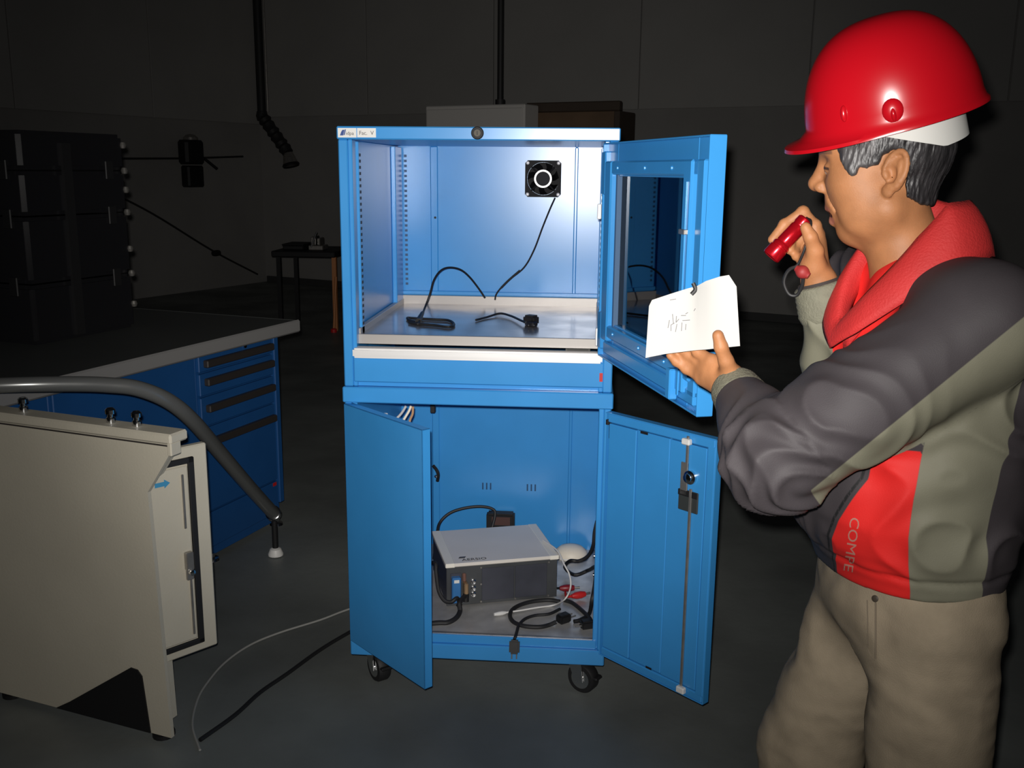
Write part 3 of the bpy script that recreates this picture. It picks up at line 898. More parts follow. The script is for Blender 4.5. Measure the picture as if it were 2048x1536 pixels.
obj('slot_mark', B(0.175, 0.195, 0.0205, 0.0215, zd0 + 0.028, zd0 + 0.034), BLACK, rdr, M=RM.copy())
# castors
for i, (cx, cy, yaw) in enumerate(((-0.318, 0.070, -0.9), (0.296, 0.055, -0.55), (-0.318, 0.66, 0.5), (0.318, 0.66, 0.2))):
    CMx = Matrix.Translation((cx, cy, 0)) @ Matrix.Rotation(yaw, 4, 'Z')
    c = obj('castor', B(-0.035, 0.035, -0.03, 0.03, 0.1085, 0.1155, bev=0.002), STEEL, Lc, M=CMx.copy())
    fork = bmesh.new()
    for s in (-1, 1):
        me_ = prism([(-0.022, 0.105), (0.026, 0.105), (0.030, 0.085), (0.034, 0.040), (0.018, 0.034), (0.004, 0.045)], 0.003,
                    Matrix(((1, 0, 0, 0), (0, 0, 1, s * 0.024 - 0.0015), (0, 1, 0, 0), (0, 0, 0, 1))))
        tm_ = bpy.data.meshes.new('tmp')
        me_.to_mesh(tm_)
        me_.free()
        fork.from_mesh(tm_)
        bpy.data.meshes.remove(tm_)
    B(-0.022, 0.028, -0.0255, 0.0255, 0.096, 0.1085, bm=fork, bev=0.002)
    obj('fork', fork, CHROME, c, M=CMx.copy())
    WMx = CMx @ axisM((0.022, 0, 0.046), (0, 1, 0))
    obj('wheel', lathe([(0.030, -0.019), (0.042, -0.019), (0.046, -0.013), (0.046, 0.013), (0.042, 0.019), (0.030, 0.019)], 32, WMx.copy()), RUBBER, c)
    obj('wheel_hub', lathe([(0.030, -0.020), (0.012, -0.0195), (0.012, -0.023), (0, -0.024)], 24, WMx.copy()), CHROME, c)
    obj('wheel_hub', lathe([(0, 0.024), (0.012, 0.023), (0.012, 0.0195), (0.030, 0.020)], 24, WMx.copy()), CHROME, c)
    obj('brake_pedal', B(0.045, 0.078, -0.018, 0.018, 0.052, 0.062, bev=0.004), BLACK, c, M=CMx.copy())

# ================================================================== WHAT LIES IN THE UPPER CABINET
TZ = 1.0685


def tray(u, v, dz=0.004):
    return onz(u, v, TZ + dz)


def bk(u, v, y=0.672):
    return ony(u, v, y)


o = tag(obj('fan_cord', tube([ony(1110, 396, 0.690), bk(1100, 418), bk(1085, 455), bk(1068, 500), bk(1048, 535), bk(1018, 560), bk(1000, 578), bk(992, 590), bk(990, 600)], 0.0028, 8, 6), BLACK),
        'thin black cord hanging from the square cooling fan', 'cord')
obj('cord_sleeve', tube([bk(1040, 541), bk(1018, 560), bk(1002, 576)], 0.0038, 8, 6), RUBBER, o)
a_ = bk(970, 596)
pts = [a_, ony(958, 578, 0.66), ony(940, 555, 0.63), ony(922, 540, 0.58), ony(900, 535, 0.54), ony(882, 541, 0.50), ony(868, 560, 0.46), ony(860, 588, 0.43), ony(850, 615, 0.40), tray(841, 638, 0.012), tray(836, 648, 0.005)]
o = tag(obj('socket_cord', tube(pts, 0.0034, 8, 6), BLACK), 'black cord arching up over the left of the tray', 'cord')
q0, q1 = tray(845, 626, 0.020), tray(837, 643, 0.008)
obj('plug_body', tube([q0, q0.lerp(q1, .5), q1], lambda t: 0.006 + 0.004 * t, 10, 2), BLACK, o)
pts = [tray(836, 646), tray(820, 641), tray(815, 636), tray(830, 637), tray(865, 639), tray(897, 641), tray(908, 649), tray(898, 654), tray(870, 651), tray(835, 648), tray(818, 645)]
obj('cord_loop', tube(pts, 0.0042, 8, 6), BLACK, o)
pts = [tray(905, 652), tray(945, 656), tray(975, 657), tray(1000, 640), tray(985, 634), tray(965, 636), tray(950, 640)]
o = tag(obj('power_lead', tube([tray(952, 640), tray(975, 634), tray(1000, 627, 0.008), tray(1022, 632, 0.008), tray(1042, 641, 0.01), tray(1052, 645, 0.012)], 0.0035, 8, 6), BLACK),
        'short black cord with a plug lying right of centre on the tray', 'cord')
q0 = tray(1062, 650, 0.0)
bm = B(-0.020, 0.020, -0.018, 0.018, 0, 0.030, bev=0.006, seg=2)
obj('plug_body', bm, BLACK, o, M=axisM(q0, (0, 0, 1), (0.8, -0.5, 0)))
bm = B(-0.014, 0.014, -0.014, 0.014, 0, 0.016, bev=0.004)
obj('plug_face', bm, BLACKG, o, M=axisM(q0 + Vector((0.004, -0.030, 0)), (0, 0, 1), (0.8, -0.5, 0)))
for s in (-1, 1):
    obj('plug_pin', cyl(q0 + Vector((0.004 + s * 0.008, -0.04, 0.008)), q0 + Vector((0.004 + s * 0.008, -0.060, 0.008)), 0.0022, 8), BLACK, o)

# ================================================================== WHAT STANDS IN THE LOWER CABINET
FZ = 0.1855
bx0 = Vector((-0.125, 0.168, 0))
wv = Vector((0.347, 0.108, 0)).normalized()
CMt = axisM((-0.118, 0.176, FZ), (0, 0, 1), wv)
bw_, bd_, bh_ = 0.363, 0.287, 0.145
cpu = thing('industrial_computer', 'white-topped industrial computer box with dark port panel inside the lower cabinet', 'computer', (-0.118, 0.176, FZ), math.atan2(wv.y, wv.x))
obj('casing', B(0.004, bw_ - 0.004, 0.004, bd_, 0.006, bh_ - 0.012, bev=0.003), mat('computer_grey', (0.06, 0.06, 0.065), 0.45), cpu, M=CMt.copy())
obj('lid', B(0, bw_, -0.006, bd_, bh_ - 0.012, bh_, bev=0.003), OFFWHITE, cpu, M=CMt.copy())
obj('lid_edge_strip', B(0, 0.030, -0.0065, bd_, bh_ - 0.013, bh_ + 0.001, bev=0.002), mat('pale_lid_strip', (0.88, 0.84, 0.74), 0.45), cpu, M=CMt.copy())
obj('lid_edge_strip', B(bw_ - 0.03, bw_, -0.0065, bd_, bh_ - 0.013, bh_ + 0.001, bev=0.002), MATS['pale_lid_strip'], cpu, M=CMt.copy())
obj('front_plate', B(0.004, bw_ - 0.004, 0.0, 0.006, 0.004, bh_ - 0.013, bev=0.001), mat('port_plate_grey', (0.06, 0.064, 0.068), 0.45, var=0.2, vscale=15), cpu, M=CMt.copy())
for x0_ in (0.115, 0.222):
    pn = obj('blank_panel', B(x0_, x0_ + 0.103, -0.003, 0.001, 0.014, bh_ - 0.024, bev=0.001), DARKGREY, cpu, M=CMt.copy())
for x_, z_ in ((0.112, 0.012), (0.112, bh_ - 0.02), (0.222, 0.012), (0.330, 0.012), (0.330, bh_ - 0.02), (0.112, 0.07)):
    obj('screw', lathe([(0.0035, 0), (0.003, 0.002), (0, 0.002)], 10, CMt @ axisM((x_, -0.0032, z_), (0, -1, 0))), STEEL, cpu)
dv = obj('blue_connector', B(0.018, 0.046, -0.022, 0.002, 0.020, 0.104, bev=0.003), mat('connector_blue', (0.04, 0.17, 0.42), 0.4), cpu, M=CMt.copy())
obj('connector_label', B(0.024, 0.040, -0.0228, -0.0218, 0.088, 0.098), WHITE, dv, M=CMt.copy())
obj('connector_shell', B(0.016, 0.050, -0.004, 0.002, 0.014, 0.112, bev=0.001), DARKGREY, dv, M=CMt.copy())
br_ = obj('brass_plug', B(0.054, 0.068, -0.030, 0.0, 0.045, 0.085, bev=0.003), BRASS, cpu, M=CMt.copy())
obj('plug_tail', B(0.052, 0.064, -0.012, 0.0, 0.085, 0.112, bev=0.003), mat('dusky_copper', (0.25, 0.13, 0.10), 0.45, metal=0.4), cpu, M=CMt.copy())
for zc in (0.050, 0.070, 0.092):
    sc = obj('coax_socket', lathe([(0.0085, 0), (0.0085, 0.003), (0.006, 0.004), (0.006, 0.012), (0.0045, 0.012), (0.004, 0.006), (0, 0.006)], 14, CMt @ axisM((0.088, 0.0, zc - 0.012), (0, -1, 0))), CHROME, cpu)
lg = wallM(CMt @ Vector((0.055, 0.012, bh_ + 0.0003)), wv, Vector((-wv.y, wv.x, 0)))
obj('lettering', text_bm('AERSIO', 0.024), PRINT, cpu, M=lg.copy(), smooth=None)
obj('logo', prism([(0, 0), (0.020, 0.0), (0.026, 0.012), (0.006, 0.012)], 0.0006, lg @ Matrix.Translation((-0.008, 0.022, 0))), PRINT, cpu)
for x_, y_ in ((0.03, 0.02), (bw_ - 0.03, 0.02), (0.03, bd_ - 0.03), (bw_ - 0.03, bd_ - 0.03)):
    obj('rubber_foot', lathe([(0.010, 0), (0.010, 0.006)], 12, CMt @ Matrix.Translation((x_, y_, 0))), RUBBER, cpu)


def fl_(u, v, dz=0.006):
    return onz(u, v, FZ + dz)


o = tag(obj('power_adapter', B(-0.040, 0.060, 0.655, 0.70, 0.19, 0.325, bev=0.006, seg=2), BLACK), 'black power adapter standing behind the white-topped computer', 'adapter')
obj('rating_label', B(-0.02, 0.045, 0.6540, 0.6552, 0.285, 0.315), mat('label_brown', (0.07, 0.03, 0.025), 0.6), o)
o = tag(obj('adapter_cable', tube([fl_(868, 1118), ony(874, 1070, .56), ony(880, 1045, .60), ony(900, 1026, .62), ony(930, 1016, .63), ony(962, 1013, .64), ony(985, 1018, .645), ony(990, 1030, .64), Vector((-0.02, .62, .27)), Vector((-0.03, .60, .21))], 0.0055, 8, 6), RUBBER),
        'black cable arching from behind the computer to the power adapter', 'cable')
g = CMt @ Vector((0.061, -0.022, 0.047))
hv = CMt @ Vector((0.030, -0.028, 0.022))
o = tag(obj('signal_cable', tube([Vector((-0.33, 0.10, FZ + 0.006)), Vector((-0.25, 0.02, FZ + 0.006)), fl_(872, 1246), fl_(895, 1245), fl_(912, 1236, 0.010), fl_(920, 1222, 0.018), ony(919, 1205, 0.13), Vector(g)], 0.0075, 10, 6), RUBBER),
        'thick black cable dropping from the brass plug to the cabinet floor', 'cable')
obj('strain_relief', cyl(g + Vector((0, 0, 0.004)), g + Vector((0, -0.004, -0.02)), 0.0095, 12), BLACK, o)
o = tag(obj('monitor_cable', tube([Vector((-0.30, 0.30, FZ + 0.05)), Vector((-0.22, 0.24, FZ + 0.09)), ony(868, 1125, 0.16), ony(872, 1145, 0.14), ony(877, 1180, 0.12), ony(888, 1200, 0.11), ony(902, 1204, 0.115), ony(914, 1196, .13), CMt @ Vector((0.040, -0.02, 0.022))], 0.006, 10, 6), RUBBER),
        'black cable looping under the blue connector of the computer', 'cable')
obj('connector_boot', cyl(CMt @ Vector((0.036, -0.014, 0.016)), CMt @ Vector((0.044, -0.022, 0.010)), 0.008, 12), BLACK, o)
# white lead
w0 = CMt @ Vector((bw_ - 0.006, 0.02, bh_ + 0.002))
o = tag(obj('white_lead', tube([CMt @ Vector((bw_ - 0.02, 0.12, bh_ + 0.006)), w0 + Vector((0.006, 0, 0.006)), ony(1128, 1128, .24), ony(1139, 1150, .21), ony(1141, 1175, .18), ony(1130, 1198, .15), fl_(1108, 1210), fl_(1075, 1215), fl_(1040, 1221), fl_(1012, 1225)], 0.0026, 8, 6), WHITE),
        'thin white lead hanging off the right side of the computer', 'lead')
e0, e1 = fl_(1012, 1225, 0.007), fl_(988, 1229, 0.007)
obj('white_plug', tube([e0, e0.lerp(e1, .3), e0.lerp(e1, .6), e1], lambda t: (0.004, 0.0065, 0.0065, 0.0045)[min(3, int(t * 3.99))], 10, 0), WHITE, o)
# black mains loop
o = tag(obj('mains_cable', tube([fl_(1120, 1203), fl_(1095, 1200), fl_(1060, 1204), fl_(1032, 1214), fl_(1020, 1228), fl_(1026, 1243), fl_(1048, 1252), fl_(1078, 1254), fl_(1098, 1250), fl_(1112, 1244, 0.012)], 0.0065, 10, 6), RUBBER),
        'black mains cable coiled in a loop on the front of the cabinet floor', 'cable')


def plug(parent, P, ang, sc=1.0):
    M_ = axisM(P, (0, 0, 1), (math.cos(ang), math.sin(ang), 0))
    b_ = obj('plug_body', B(-0.022 * sc, 0.018 * sc, -0.015 * sc, 0.015 * sc, 0, 0.026 * sc, bev=0.005 * sc, seg=2), BLACK, parent, M=M_.copy())
    for s_ in (-1, 1):
        obj('plug_pin', cyl(M_ @ Vector((0.017 * sc, s_ * 0.008 * sc, 0.013 * sc)), M_ @ Vector((0.036 * sc, s_ * 0.008 * sc, 0.013 * sc)), 0.0022 * sc, 8), STEEL, parent)


plug(o, fl_(1128, 1244, 0), 0.7, 1.05)
o = tag(obj('inner_lead', tube([fl_(1120, 1218), fl_(1098, 1228), fl_(1070, 1231), fl_(1050, 1238), fl_(1038, 1250), fl_(1034, 1262), Vector((0.115, -0.014, 0.196)), Vector((0.112, -0.026, 0.190))], 0.0048, 8, 6), RUBBER),
        'thin black lead inside the mains loop ending over the front sill', 'lead')
Mh = axisM(Vector((0.113, -0.032, 0.168)), (0, 0.35, 1), (1, 0, 0))
obj('plug_body', B(-0.015, 0.015, -0.011, 0.011, -0.018, 0.022, bev=0.005, seg=2), BLACK, o, M=Mh.copy())
for s in (-1, 1):
    obj('plug_pin', cyl(Mh @ Vector((s * 0.007, 0, -0.018)), Mh @ Vector((s * 0.007, 0, -0.032)), 0.002, 8), STEEL, o)
o = tag(obj('supply_cable', tube([ony(1194, 1042, .42), ony(1189, 1065, .40), ony(1186, 1092, .37), ony(1176, 1112, .33), ony(1158, 1122, .31), ony(1140, 1122, .32), fl_(1130, 1135, 0.03), fl_(1150, 1150, 0.03), fl_(1178, 1140, .05), ony(1191, 1135, .20), ony(1190, 1165, .17), ony(1184, 1200, .12), fl_(1178, 1228), fl_(1160, 1240), fl_(1148, 1243)], 0.0062, 10, 6), RUBBER),
        'long black supply cable rising along the right wall of the lower cabinet', 'cable')
o = tag(obj('jack_cable', tube([fl_(1128, 1200), fl_(1145, 1206), fl_(1165, 1222), fl_(1180, 1238), fl_(1185, 1252, 0.01)], 0.0065, 10, 6), RUBBER),
        'short black cable with a square plug at the front right of the cabinet floor', 'cable')
plug(o, fl_(1172, 1256, 0), 3.5, 1.0)
o = tag(obj('white_cover', lathe([(0.060, 0), (0.060, 0.008), (0.055, 0.022), (0.038, 0.036), (0.015, 0.042), (0, 0.043)], 32, Matrix.Translation(onz(1142, 1112, FZ)) @ Matrix.Diagonal((1, 0.85, 1, 1))), IVORY),
        'cream domed plastic cover on the floor behind the cables', 'cover')
obj('rim_band', lathe([(0.0605, 0.001), (0.062, 0.003), (0.0605, 0.007)], 32, Matrix.Translation(onz(1142, 1112, FZ)) @ Matrix.Diagonal((1, 0.85, 1, 1)), cap=False), WHITE, o)
for i, (u_, v_, a_, lab) in enumerate(((1135, 1176, 0.2, 'dark red plug tucked against the right side of the computer'), (1158, 1190, 0.5, 'bright red plug lying among the black cables'))):
    P = fl_(u_, v_, 0.016)
    d_ = Vector((math.cos(a_), math.sin(a_), 0))
    o = tag(obj('red_plug', tube([P - d_ * 0.026, P - d_ * 0.012, P + d_ * 0.006, P + d_ * 0.022], lambda t: (0.006, 0.011, 0.012, 0.008)[min(3, int(t * 3.99))], 12, 0), RED if i else mat('dark_red_plastic', (0.22, 0.012, 0.02), 0.4)), lab, 'plug')
    obj('plug_tip', cyl(P + d_ * 0.022, P + d_ * 0.040, 0.004, 10), STEEL, o)
    obj('plug_lead', tube([P - d_ * 0.024, P - d_ * 0.045 + Vector((0, 0.02, -0.006)), P - d_ * 0.05 + Vector((0, 0.06, -0.010))], 0.004, 8, 5), RED if i else BLACK, o)
for i, z_ in enumerate((0.235, 0.262, 0.29)):
    q = ony(1194, (1180, 1150, 1112)[i], 0.20)
    o_ = obj('terminal', lathe([(0.006, 0), (0.006, 0.010), (0.003, 0.012), (0, 0.012)], 12, axisM((0.348, q.y, q.z), (-1, 0, 0))), CHROME, Lc)

# ================================================================== THE PERSON
# man frame: r = to the right across the view, v = away from the camera, z = up
_d = ray(1772, 346)
VV = np.array([_d[0], _d[1], 0.0])
VV /= np.linalg.norm(VV)
RR = np.array([VV[1], -VV[0], 0.0])
MM = Matrix.Identity(4)
for i in range(3):
    MM[i][0], MM[i][1], MM[i][2] = RR[i], VV[i], (0, 0, 1)[i]
MM[0][3], MM[1][3] = CAM[0], CAM[1]


def mp(u, v, s):
    d = ray(u, v)
    P = d * (s / (d @ VV))
    return np.array([P @ RR, P @ VV, P[2] + CAM[2]])


def W(p):
    return MM @ Vector(p)


# ---- implicit surfaces on a grid -------------------------------------------------
class Field:
    def __init__(self, xs, ys, zs):
        self.x, self.y, self.z = xs.astype(np.float32), ys.astype(np.float32), zs.astype(np.float32)
        self.D = np.full((len(xs), len(ys), len(zs)), 9.0, np.float32)

    def box(self, lo, hi):
        sl = []
        for ax, a, b in zip((self.x, self.y, self.z), lo, hi):
            i0 = max(0, np.searchsorted(ax, a) - 1)
            i1 = min(len(ax), np.searchsorted(ax, b) + 1)
            sl.append(slice(i0, max(i1, i0 + 1)))
        sl = tuple(sl)
        return sl, self.x[sl[0]][:, None, None], self.y[sl[1]][None, :, None], self.z[sl[2]][None, None, :]

    def op(self, fn, lo, hi, k=0.0, cut=False, pad=0.02):
        lo = np.array(lo) - pad - k
        hi = np.array(hi) + pad + k
        sl, X, Y, Z = self.box(lo, hi)
        d = fn(X, Y, Z).astype(np.float32)
        A = self.D[sl]
        if cut:
            d = -d
            if k > 0:
                h = np.maximum(k - np.abs(A - d), 0) / k
                self.D[sl] = np.maximum(A, d) + h * h * k * 0.25
            else:
                self.D[sl] = np.maximum(A, d)
        else:
            if k > 0:
                h = np.maximum(k - np.abs(A - d), 0) / k
                self.D[sl] = np.minimum(A, d) - h * h * k * 0.25
            else:
                self.D[sl] = np.minimum(A, d)

    def cone(self, a, b, ra, rb, k=0.0, cut=False):
        a, b = np.array(a, float), np.array(b, float)
        lo = np.minimum(a - ra, b - rb)
        hi = np.maximum(a + ra, b + rb)
        ba = b - a
        L2 = max(ba @ ba, 1e-12)

        def fn(X, Y, Z):
            px, py, pz = X - a[0], Y - a[1], Z - a[2]
            t = np.clip((px * ba[0] + py * ba[1] + pz * ba[2]) / L2, 0, 1)
            return np.sqrt((px - t * ba[0]) ** 2 + (py - t * ba[1]) ** 2 + (pz - t * ba[2]) ** 2) - (ra + (rb - ra) * t)
        self.op(fn, lo, hi, k, cut)

    def ell(self, c, r, k=0.0, cut=False, F=None):
        """F: 3x3 rows = local axes in field coordinates"""
        c = np.array(c, float)
        r = np.array(r, float)
        rm = r.max()
        A = np.eye(3) if F is None else np.array(F, float)

        def fn(X, Y, Z):
            px, py, pz = X - c[0], Y - c[1], Z - c[2]
            q = [px * A[i][0] + py * A[i][1] + pz * A[i][2] for i in range(3)]
            k0 = np.sqrt(sum((q[i] / r[i]) ** 2 for i in range(3)))
            k1 = np.sqrt(sum((q[i] / r[i] ** 2) ** 2 for i in range(3))) + 1e-9
            return k0 * (k0 - 1.0) / k1
        self.op(fn, c - rm, c + rm, k, cut)

    def mesh(self):
        D = self.D
        S = D < 0
        nx, ny, nz = D.shape
        cnt = np.zeros((nx - 1, ny - 1, nz - 1), np.uint8)
        for a in (0, 1):
            for b in (0, 1):
                for c in (0, 1):
                    cnt += S[a:nx - 1 + a, b:ny - 1 + b, c:nz - 1 + c]
        mask = (cnt > 0) & (cnt < 8)
        I, J, K = np.nonzero(mask)
        n = len(I)
        idx = np.full(mask.shape, -1, np.int32)
        idx[I, J, K] = np.arange(n)
        acc = np.zeros((n, 3))
        num = np.zeros(n)
        crn = [(a, b, c) for a in (0, 1) for b in (0, 1) for c in (0, 1)]
        for p in crn:
            for ax in range(3):
                if p[ax] == 0:
                    q = list(p)
                    q[ax] = 1
                    d0 = D[I + p[0], J + p[1], K + p[2]]
                    d1 = D[I + q[0], J + q[1], K + q[2]]
                    cr = (d0 < 0) != (d1 < 0)
                    t = np.where(cr, d0 / np.where(cr, d0 - d1, 1), 0)
                    for e in range(3):
                        acc[:, e] += np.where(cr, p[e] + (t if e == ax else 0), 0)
                    num += cr
        acc /= num[:, None]
        pos = np.empty((n, 3))
        for e, (ax, ii) in enumerate(((self.x, I), (self.y, J), (self.z, K))):
            pos[:, e] = ax[ii] + acc[:, e] * (ax[ii + 1] - ax[ii])
        faces = []
        # x edges
        A = S[:-1, 1:-1, 1:-1]
        Bm = S[1:, 1:-1, 1:-1]
        for inside, flip in ((A & ~Bm, False), (~A & Bm, True)):
            i, j, k = np.nonzero(inside)
            q = [idx[i, j, k], idx[i, j + 1, k], idx[i, j + 1, k + 1], idx[i, j, k + 1]]
            faces.append(np.stack(q[::-1] if flip else q, 1))
        A = S[1:-1, :-1, 1:-1]
        Bm = S[1:-1, 1:, 1:-1]
        for inside, flip in ((A & ~Bm, False), (~A & Bm, True)):
            i, j, k = np.nonzero(inside)
            q = [idx[i, j, k], idx[i, j, k + 1], idx[i + 1, j, k + 1], idx[i + 1, j, k]]
            faces.append(np.stack(q[::-1] if flip else q, 1))
        A = S[1:-1, 1:-1, :-1]
        Bm = S[1:-1, 1:-1, 1:]
        for inside, flip in ((A & ~Bm, False), (~A & Bm, True)):
            i, j, k = np.nonzero(inside)
            q = [idx[i, j, k], idx[i + 1, j, k], idx[i + 1, j + 1, k], idx[i, j + 1, k]]
            faces.append(np.stack(q[::-1] if flip else q, 1))
        F = np.concatenate(faces)
        F = F[(F >= 0).all(1)]
        return pos, F


def smooth_pts(P, F, it=2, lam=0.5):
    n = len(P)
    e = np.concatenate([F[:, [0, 1]], F[:, [1, 2]], F[:, [2, 3]], F[:, [3, 0]]])
    a = np.concatenate([e[:, 0], e[:, 1]])
    b = np.concatenate([e[:, 1], e[:, 0]])
    deg = np.bincount(a, minlength=n)[:, None]
    for _ in range(it):
        s = np.stack([np.bincount(a, P[b, c], n) for c in range(3)], 1)
        P = P + lam * (s / np.maximum(deg, 1) - P)
    return P


def vnormals(P, F):
    n = np.cross(P[F[:, 2]] - P[F[:, 0]], P[F[:, 3]] - P[F[:, 1]])
    N = np.zeros_like(P)
    for c in range(4):
        for e in range(3):
            N[:, e] += np.bincount(F[:, c], n[:, e], len(P))
    return N / (np.linalg.norm(N, axis=1, keepdims=True) + 1e-12)


def net_obj(name, P, F, m, parent, attrs=None):
    Wm = np.array([list(r) for r in MM])
    Q = P @ Wm[:3, :3].T + Wm[:3, 3]
    me = bpy.data.meshes.new(name)
    me.vertices.add(len(Q))
    me.vertices.foreach_set('co', Q.astype(np.float32).ravel())
    me.loops.add(F.size)
    me.loops.foreach_set('vertex_index', F.astype(np.int32).ravel())
    me.polygons.add(len(F))
    me.polygons.foreach_set('loop_start', np.arange(0, F.size, 4, dtype=np.int32))
    me.polygons.foreach_set('loop_total', np.full(len(F), 4, np.int32))
    me.update(calc_edges=True)
    me.validate()
    if attrs:
        for k, v in attrs.items():
            at_ = me.attributes.new(k, 'FLOAT', 'POINT')
            at_.data.foreach_set('value', v.astype(np.float32))
    return finish(name, me, m, parent, 0)


def ridged(P, sc, seed=0.0):
    out = np.empty(len(P))
    for i, p in enumerate(P):
        out[i] = noise.noise((p[0] * sc[0] + seed, p[1] * sc[1] + seed * 1.7, p[2] * sc[2]))
    return out


def attr_mat(name, base, layers, rough, noise_var=0.15, vscale=30, bump=0.2, bscale=300, spec=0.4, stretch=(1, 1, 1), sss=0.0, sheen=0.0):
    """base colour overlaid by layers [(attribute, colour)] where the attribute is positive"""
    m = bpy.data.materials.new(name)
    m.use_nodes = True
    nt = m.node_tree
    b = nt.nodes['Principled BSDF']
    b.inputs['Roughness'].default_value = rough
    b.inputs['Specular IOR Level'].default_value = spec
    b.inputs['Sheen Weight'].default_value = sheen
    if sss:
        b.inputs['Subsurface Weight'].default_value = sss
        b.inputs['Subsurface Radius'].default_value = (0.010, 0.004, 0.002)
        b.inputs['Subsurface Scale'].default_value = 0.6
    tc = nt.nodes.new('ShaderNodeTexCoord')
    mp_ = nt.nodes.new('ShaderNodeMapping')
    mp_.inputs['Scale'].default_value = stretch
    nt.links.new(tc.outputs['Object'], mp_.inputs['Vector'])
    rgb = nt.nodes.new('ShaderNodeRGB')
    rgb.outputs[0].default_value = (*base, 1)
    cur = rgb.outputs[0]
    for an, colr in layers:
        a = nt.nodes.new('ShaderNodeAttribute')
        a.attribute_name = an
        r = nt.nodes.new('ShaderNodeMapRange')
        r.inputs['From Min'].default_value = -0.0008
        r.inputs['From Max'].default_value = 0.0008
        nt.links.new(a.outputs['Fac'], r.inputs['Value'])
        mx = nt.nodes.new('ShaderNodeMix')
        mx.data_type = 'RGBA'
        nt.links.new(r.outputs[0], mx.inputs['Factor'])
        nt.links.new(cur, mx.inputs['A'])
        mx.inputs['B'].default_value = (*colr, 1)
        cur = mx.outputs['Result']
    n = nt.nodes.new('ShaderNodeTexNoise')
    n.inputs['Scale'].default_value = vscale
    n.inputs['Detail'].default_value = 5
    nt.links.new(mp_.outputs[0], n.inputs['Vector'])
    r = nt.nodes.new('ShaderNodeMapRange')
    r.inputs['From Min'].default_value = 0.3
    r.inputs['From Max'].default_value = 0.7
    r.inputs['To Min'].default_value = 1 - noise_var
    r.inputs['To Max'].default_value = 1 + noise_var * 0.5
    nt.links.new(n.outputs['Fac'], r.inputs['Value'])
    mul = nt.nodes.new('ShaderNodeMix')
    mul.data_type = 'RGBA'
    mul.blend_type = 'MULTIPLY'
    mul.inputs['Factor'].default_value = 1
    nt.links.new(cur, mul.inputs['A'])
    nt.links.new(r.outputs[0], mul.inputs['B'])
    nt.links.new(mul.outputs['Result'], b.inputs['Base Color'])
    n2 = nt.nodes.new('ShaderNodeTexNoise')
    n2.inputs['Scale'].default_value = bscale
    nt.links.new(mp_.outputs[0], n2.inputs['Vector'])
    bp = nt.nodes.new('ShaderNodeBump')
    bp.inputs['Strength'].default_value = bump
    bp.inputs['Distance'].default_value = 0.002
    nt.links.new(n2.outputs['Fac'], bp.inputs['Height'])
    nt.links.new(bp.outputs[0], b.inputs['Normal'])
    return m


SKIN = attr_mat('skin', (0.37, 0.160, 0.068), [('lip', (0.34, 0.13, 0.09)), ('brow', (0.20, 0.09, 0.05)), ('mouth', (0.05, 0.012, 0.010)), ('crease_shade', (0.06, 0.03, 0.02))], 0.56, 0.18, 28, 0.12, 420, 0.35, sss=0.06)
HAIRM = attr_mat('greying_hair', (0.030, 0.028, 0.030), [('grey', (0.070, 0.066, 0.068))], 0.45, 0.6, 60, 0.8, 160, 0.5, stretch=(1.6, 1.6, 0.35))
JACK = attr_mat('jacket_fabric', (0.046, 0.040, 0.044), [('sage', (0.17, 0.165, 0.12)), ('red', (0.66, 0.020, 0.018)), ('seam', (0.014, 0.014, 0.015))], 0.62, 0.14, 9, 0.12, 600, 0.25)
TROUS = attr_mat('khaki_cotton', (0.25, 0.205, 0.145), [], 0.85, 0.22, 14, 0.3, 500, 0.2)
SAGE = mat('sage_cuff', (0.17, 0.165, 0.12), 0.8, var=0.15, vscale=60, bump=0.3, bscale=300)
COLLAR = mat('red_collar_fleece', (0.50, 0.022, 0.022), 0.7, var=0.1, vscale=20, bump=0.2, bscale=300)
HATRED = mat('red_helmet_plastic', (0.42, 0.004, 0.010), 0.23, spec=0.6)
TORCHRED = mat('red_anodised', (0.60, 0.008, 0.018), 0.22, metal=0.7)

# ---- joints
th = math.radians(4)
HF = np.array([-math.cos(th), math.sin(th), 0])          # face direction
HL = np.array([-math.sin(th), -math.cos(th), 0])         # his left (towards camera)
ZZ = np.array([0, 0, 1.0])
ear = mp(1772, 346, 1.58)
HO = ear - 0.075 * HL - 0.008 * HF
tt = math.radians(28)
TF = np.array([-math.cos(tt), -math.sin(tt), 0])
TL = np.array([math.sin(tt), -math.cos(tt), 0])
Sc = mp(1858, 605, 1.68)
LS = Sc + 0.175 * TL + 0.025 * TF
RS = Sc - 0.175 * TL + 0.02 * TF
LE = mp(1560, 915, 1.425)
LWr = mp(1468, 775, 1.600)
RE = mp(1712, 850, 1.70)
RWr = mp(1638, 564, 1.695)
Hc = np.array([0.088, 1.68, 0.84])


def hd(x, y, z):
    return HO + HF * x + HL * y + ZZ * z


HFR = np.array([HF, HL, ZZ])

# ---- body (head, neck, arms, hands, trunk and legs in one surface)
zf = np.concatenate([np.arange(0.02, 0.98, 0.014), np.arange(0.98, 1.115, 0.006), np.arange(1.115, HO[2] + 0.15, 0.0025)])
BF = Field(np.arange(-0.40, 0.32, 0.0026), np.arange(1.40, 1.97, 0.0026), zf)


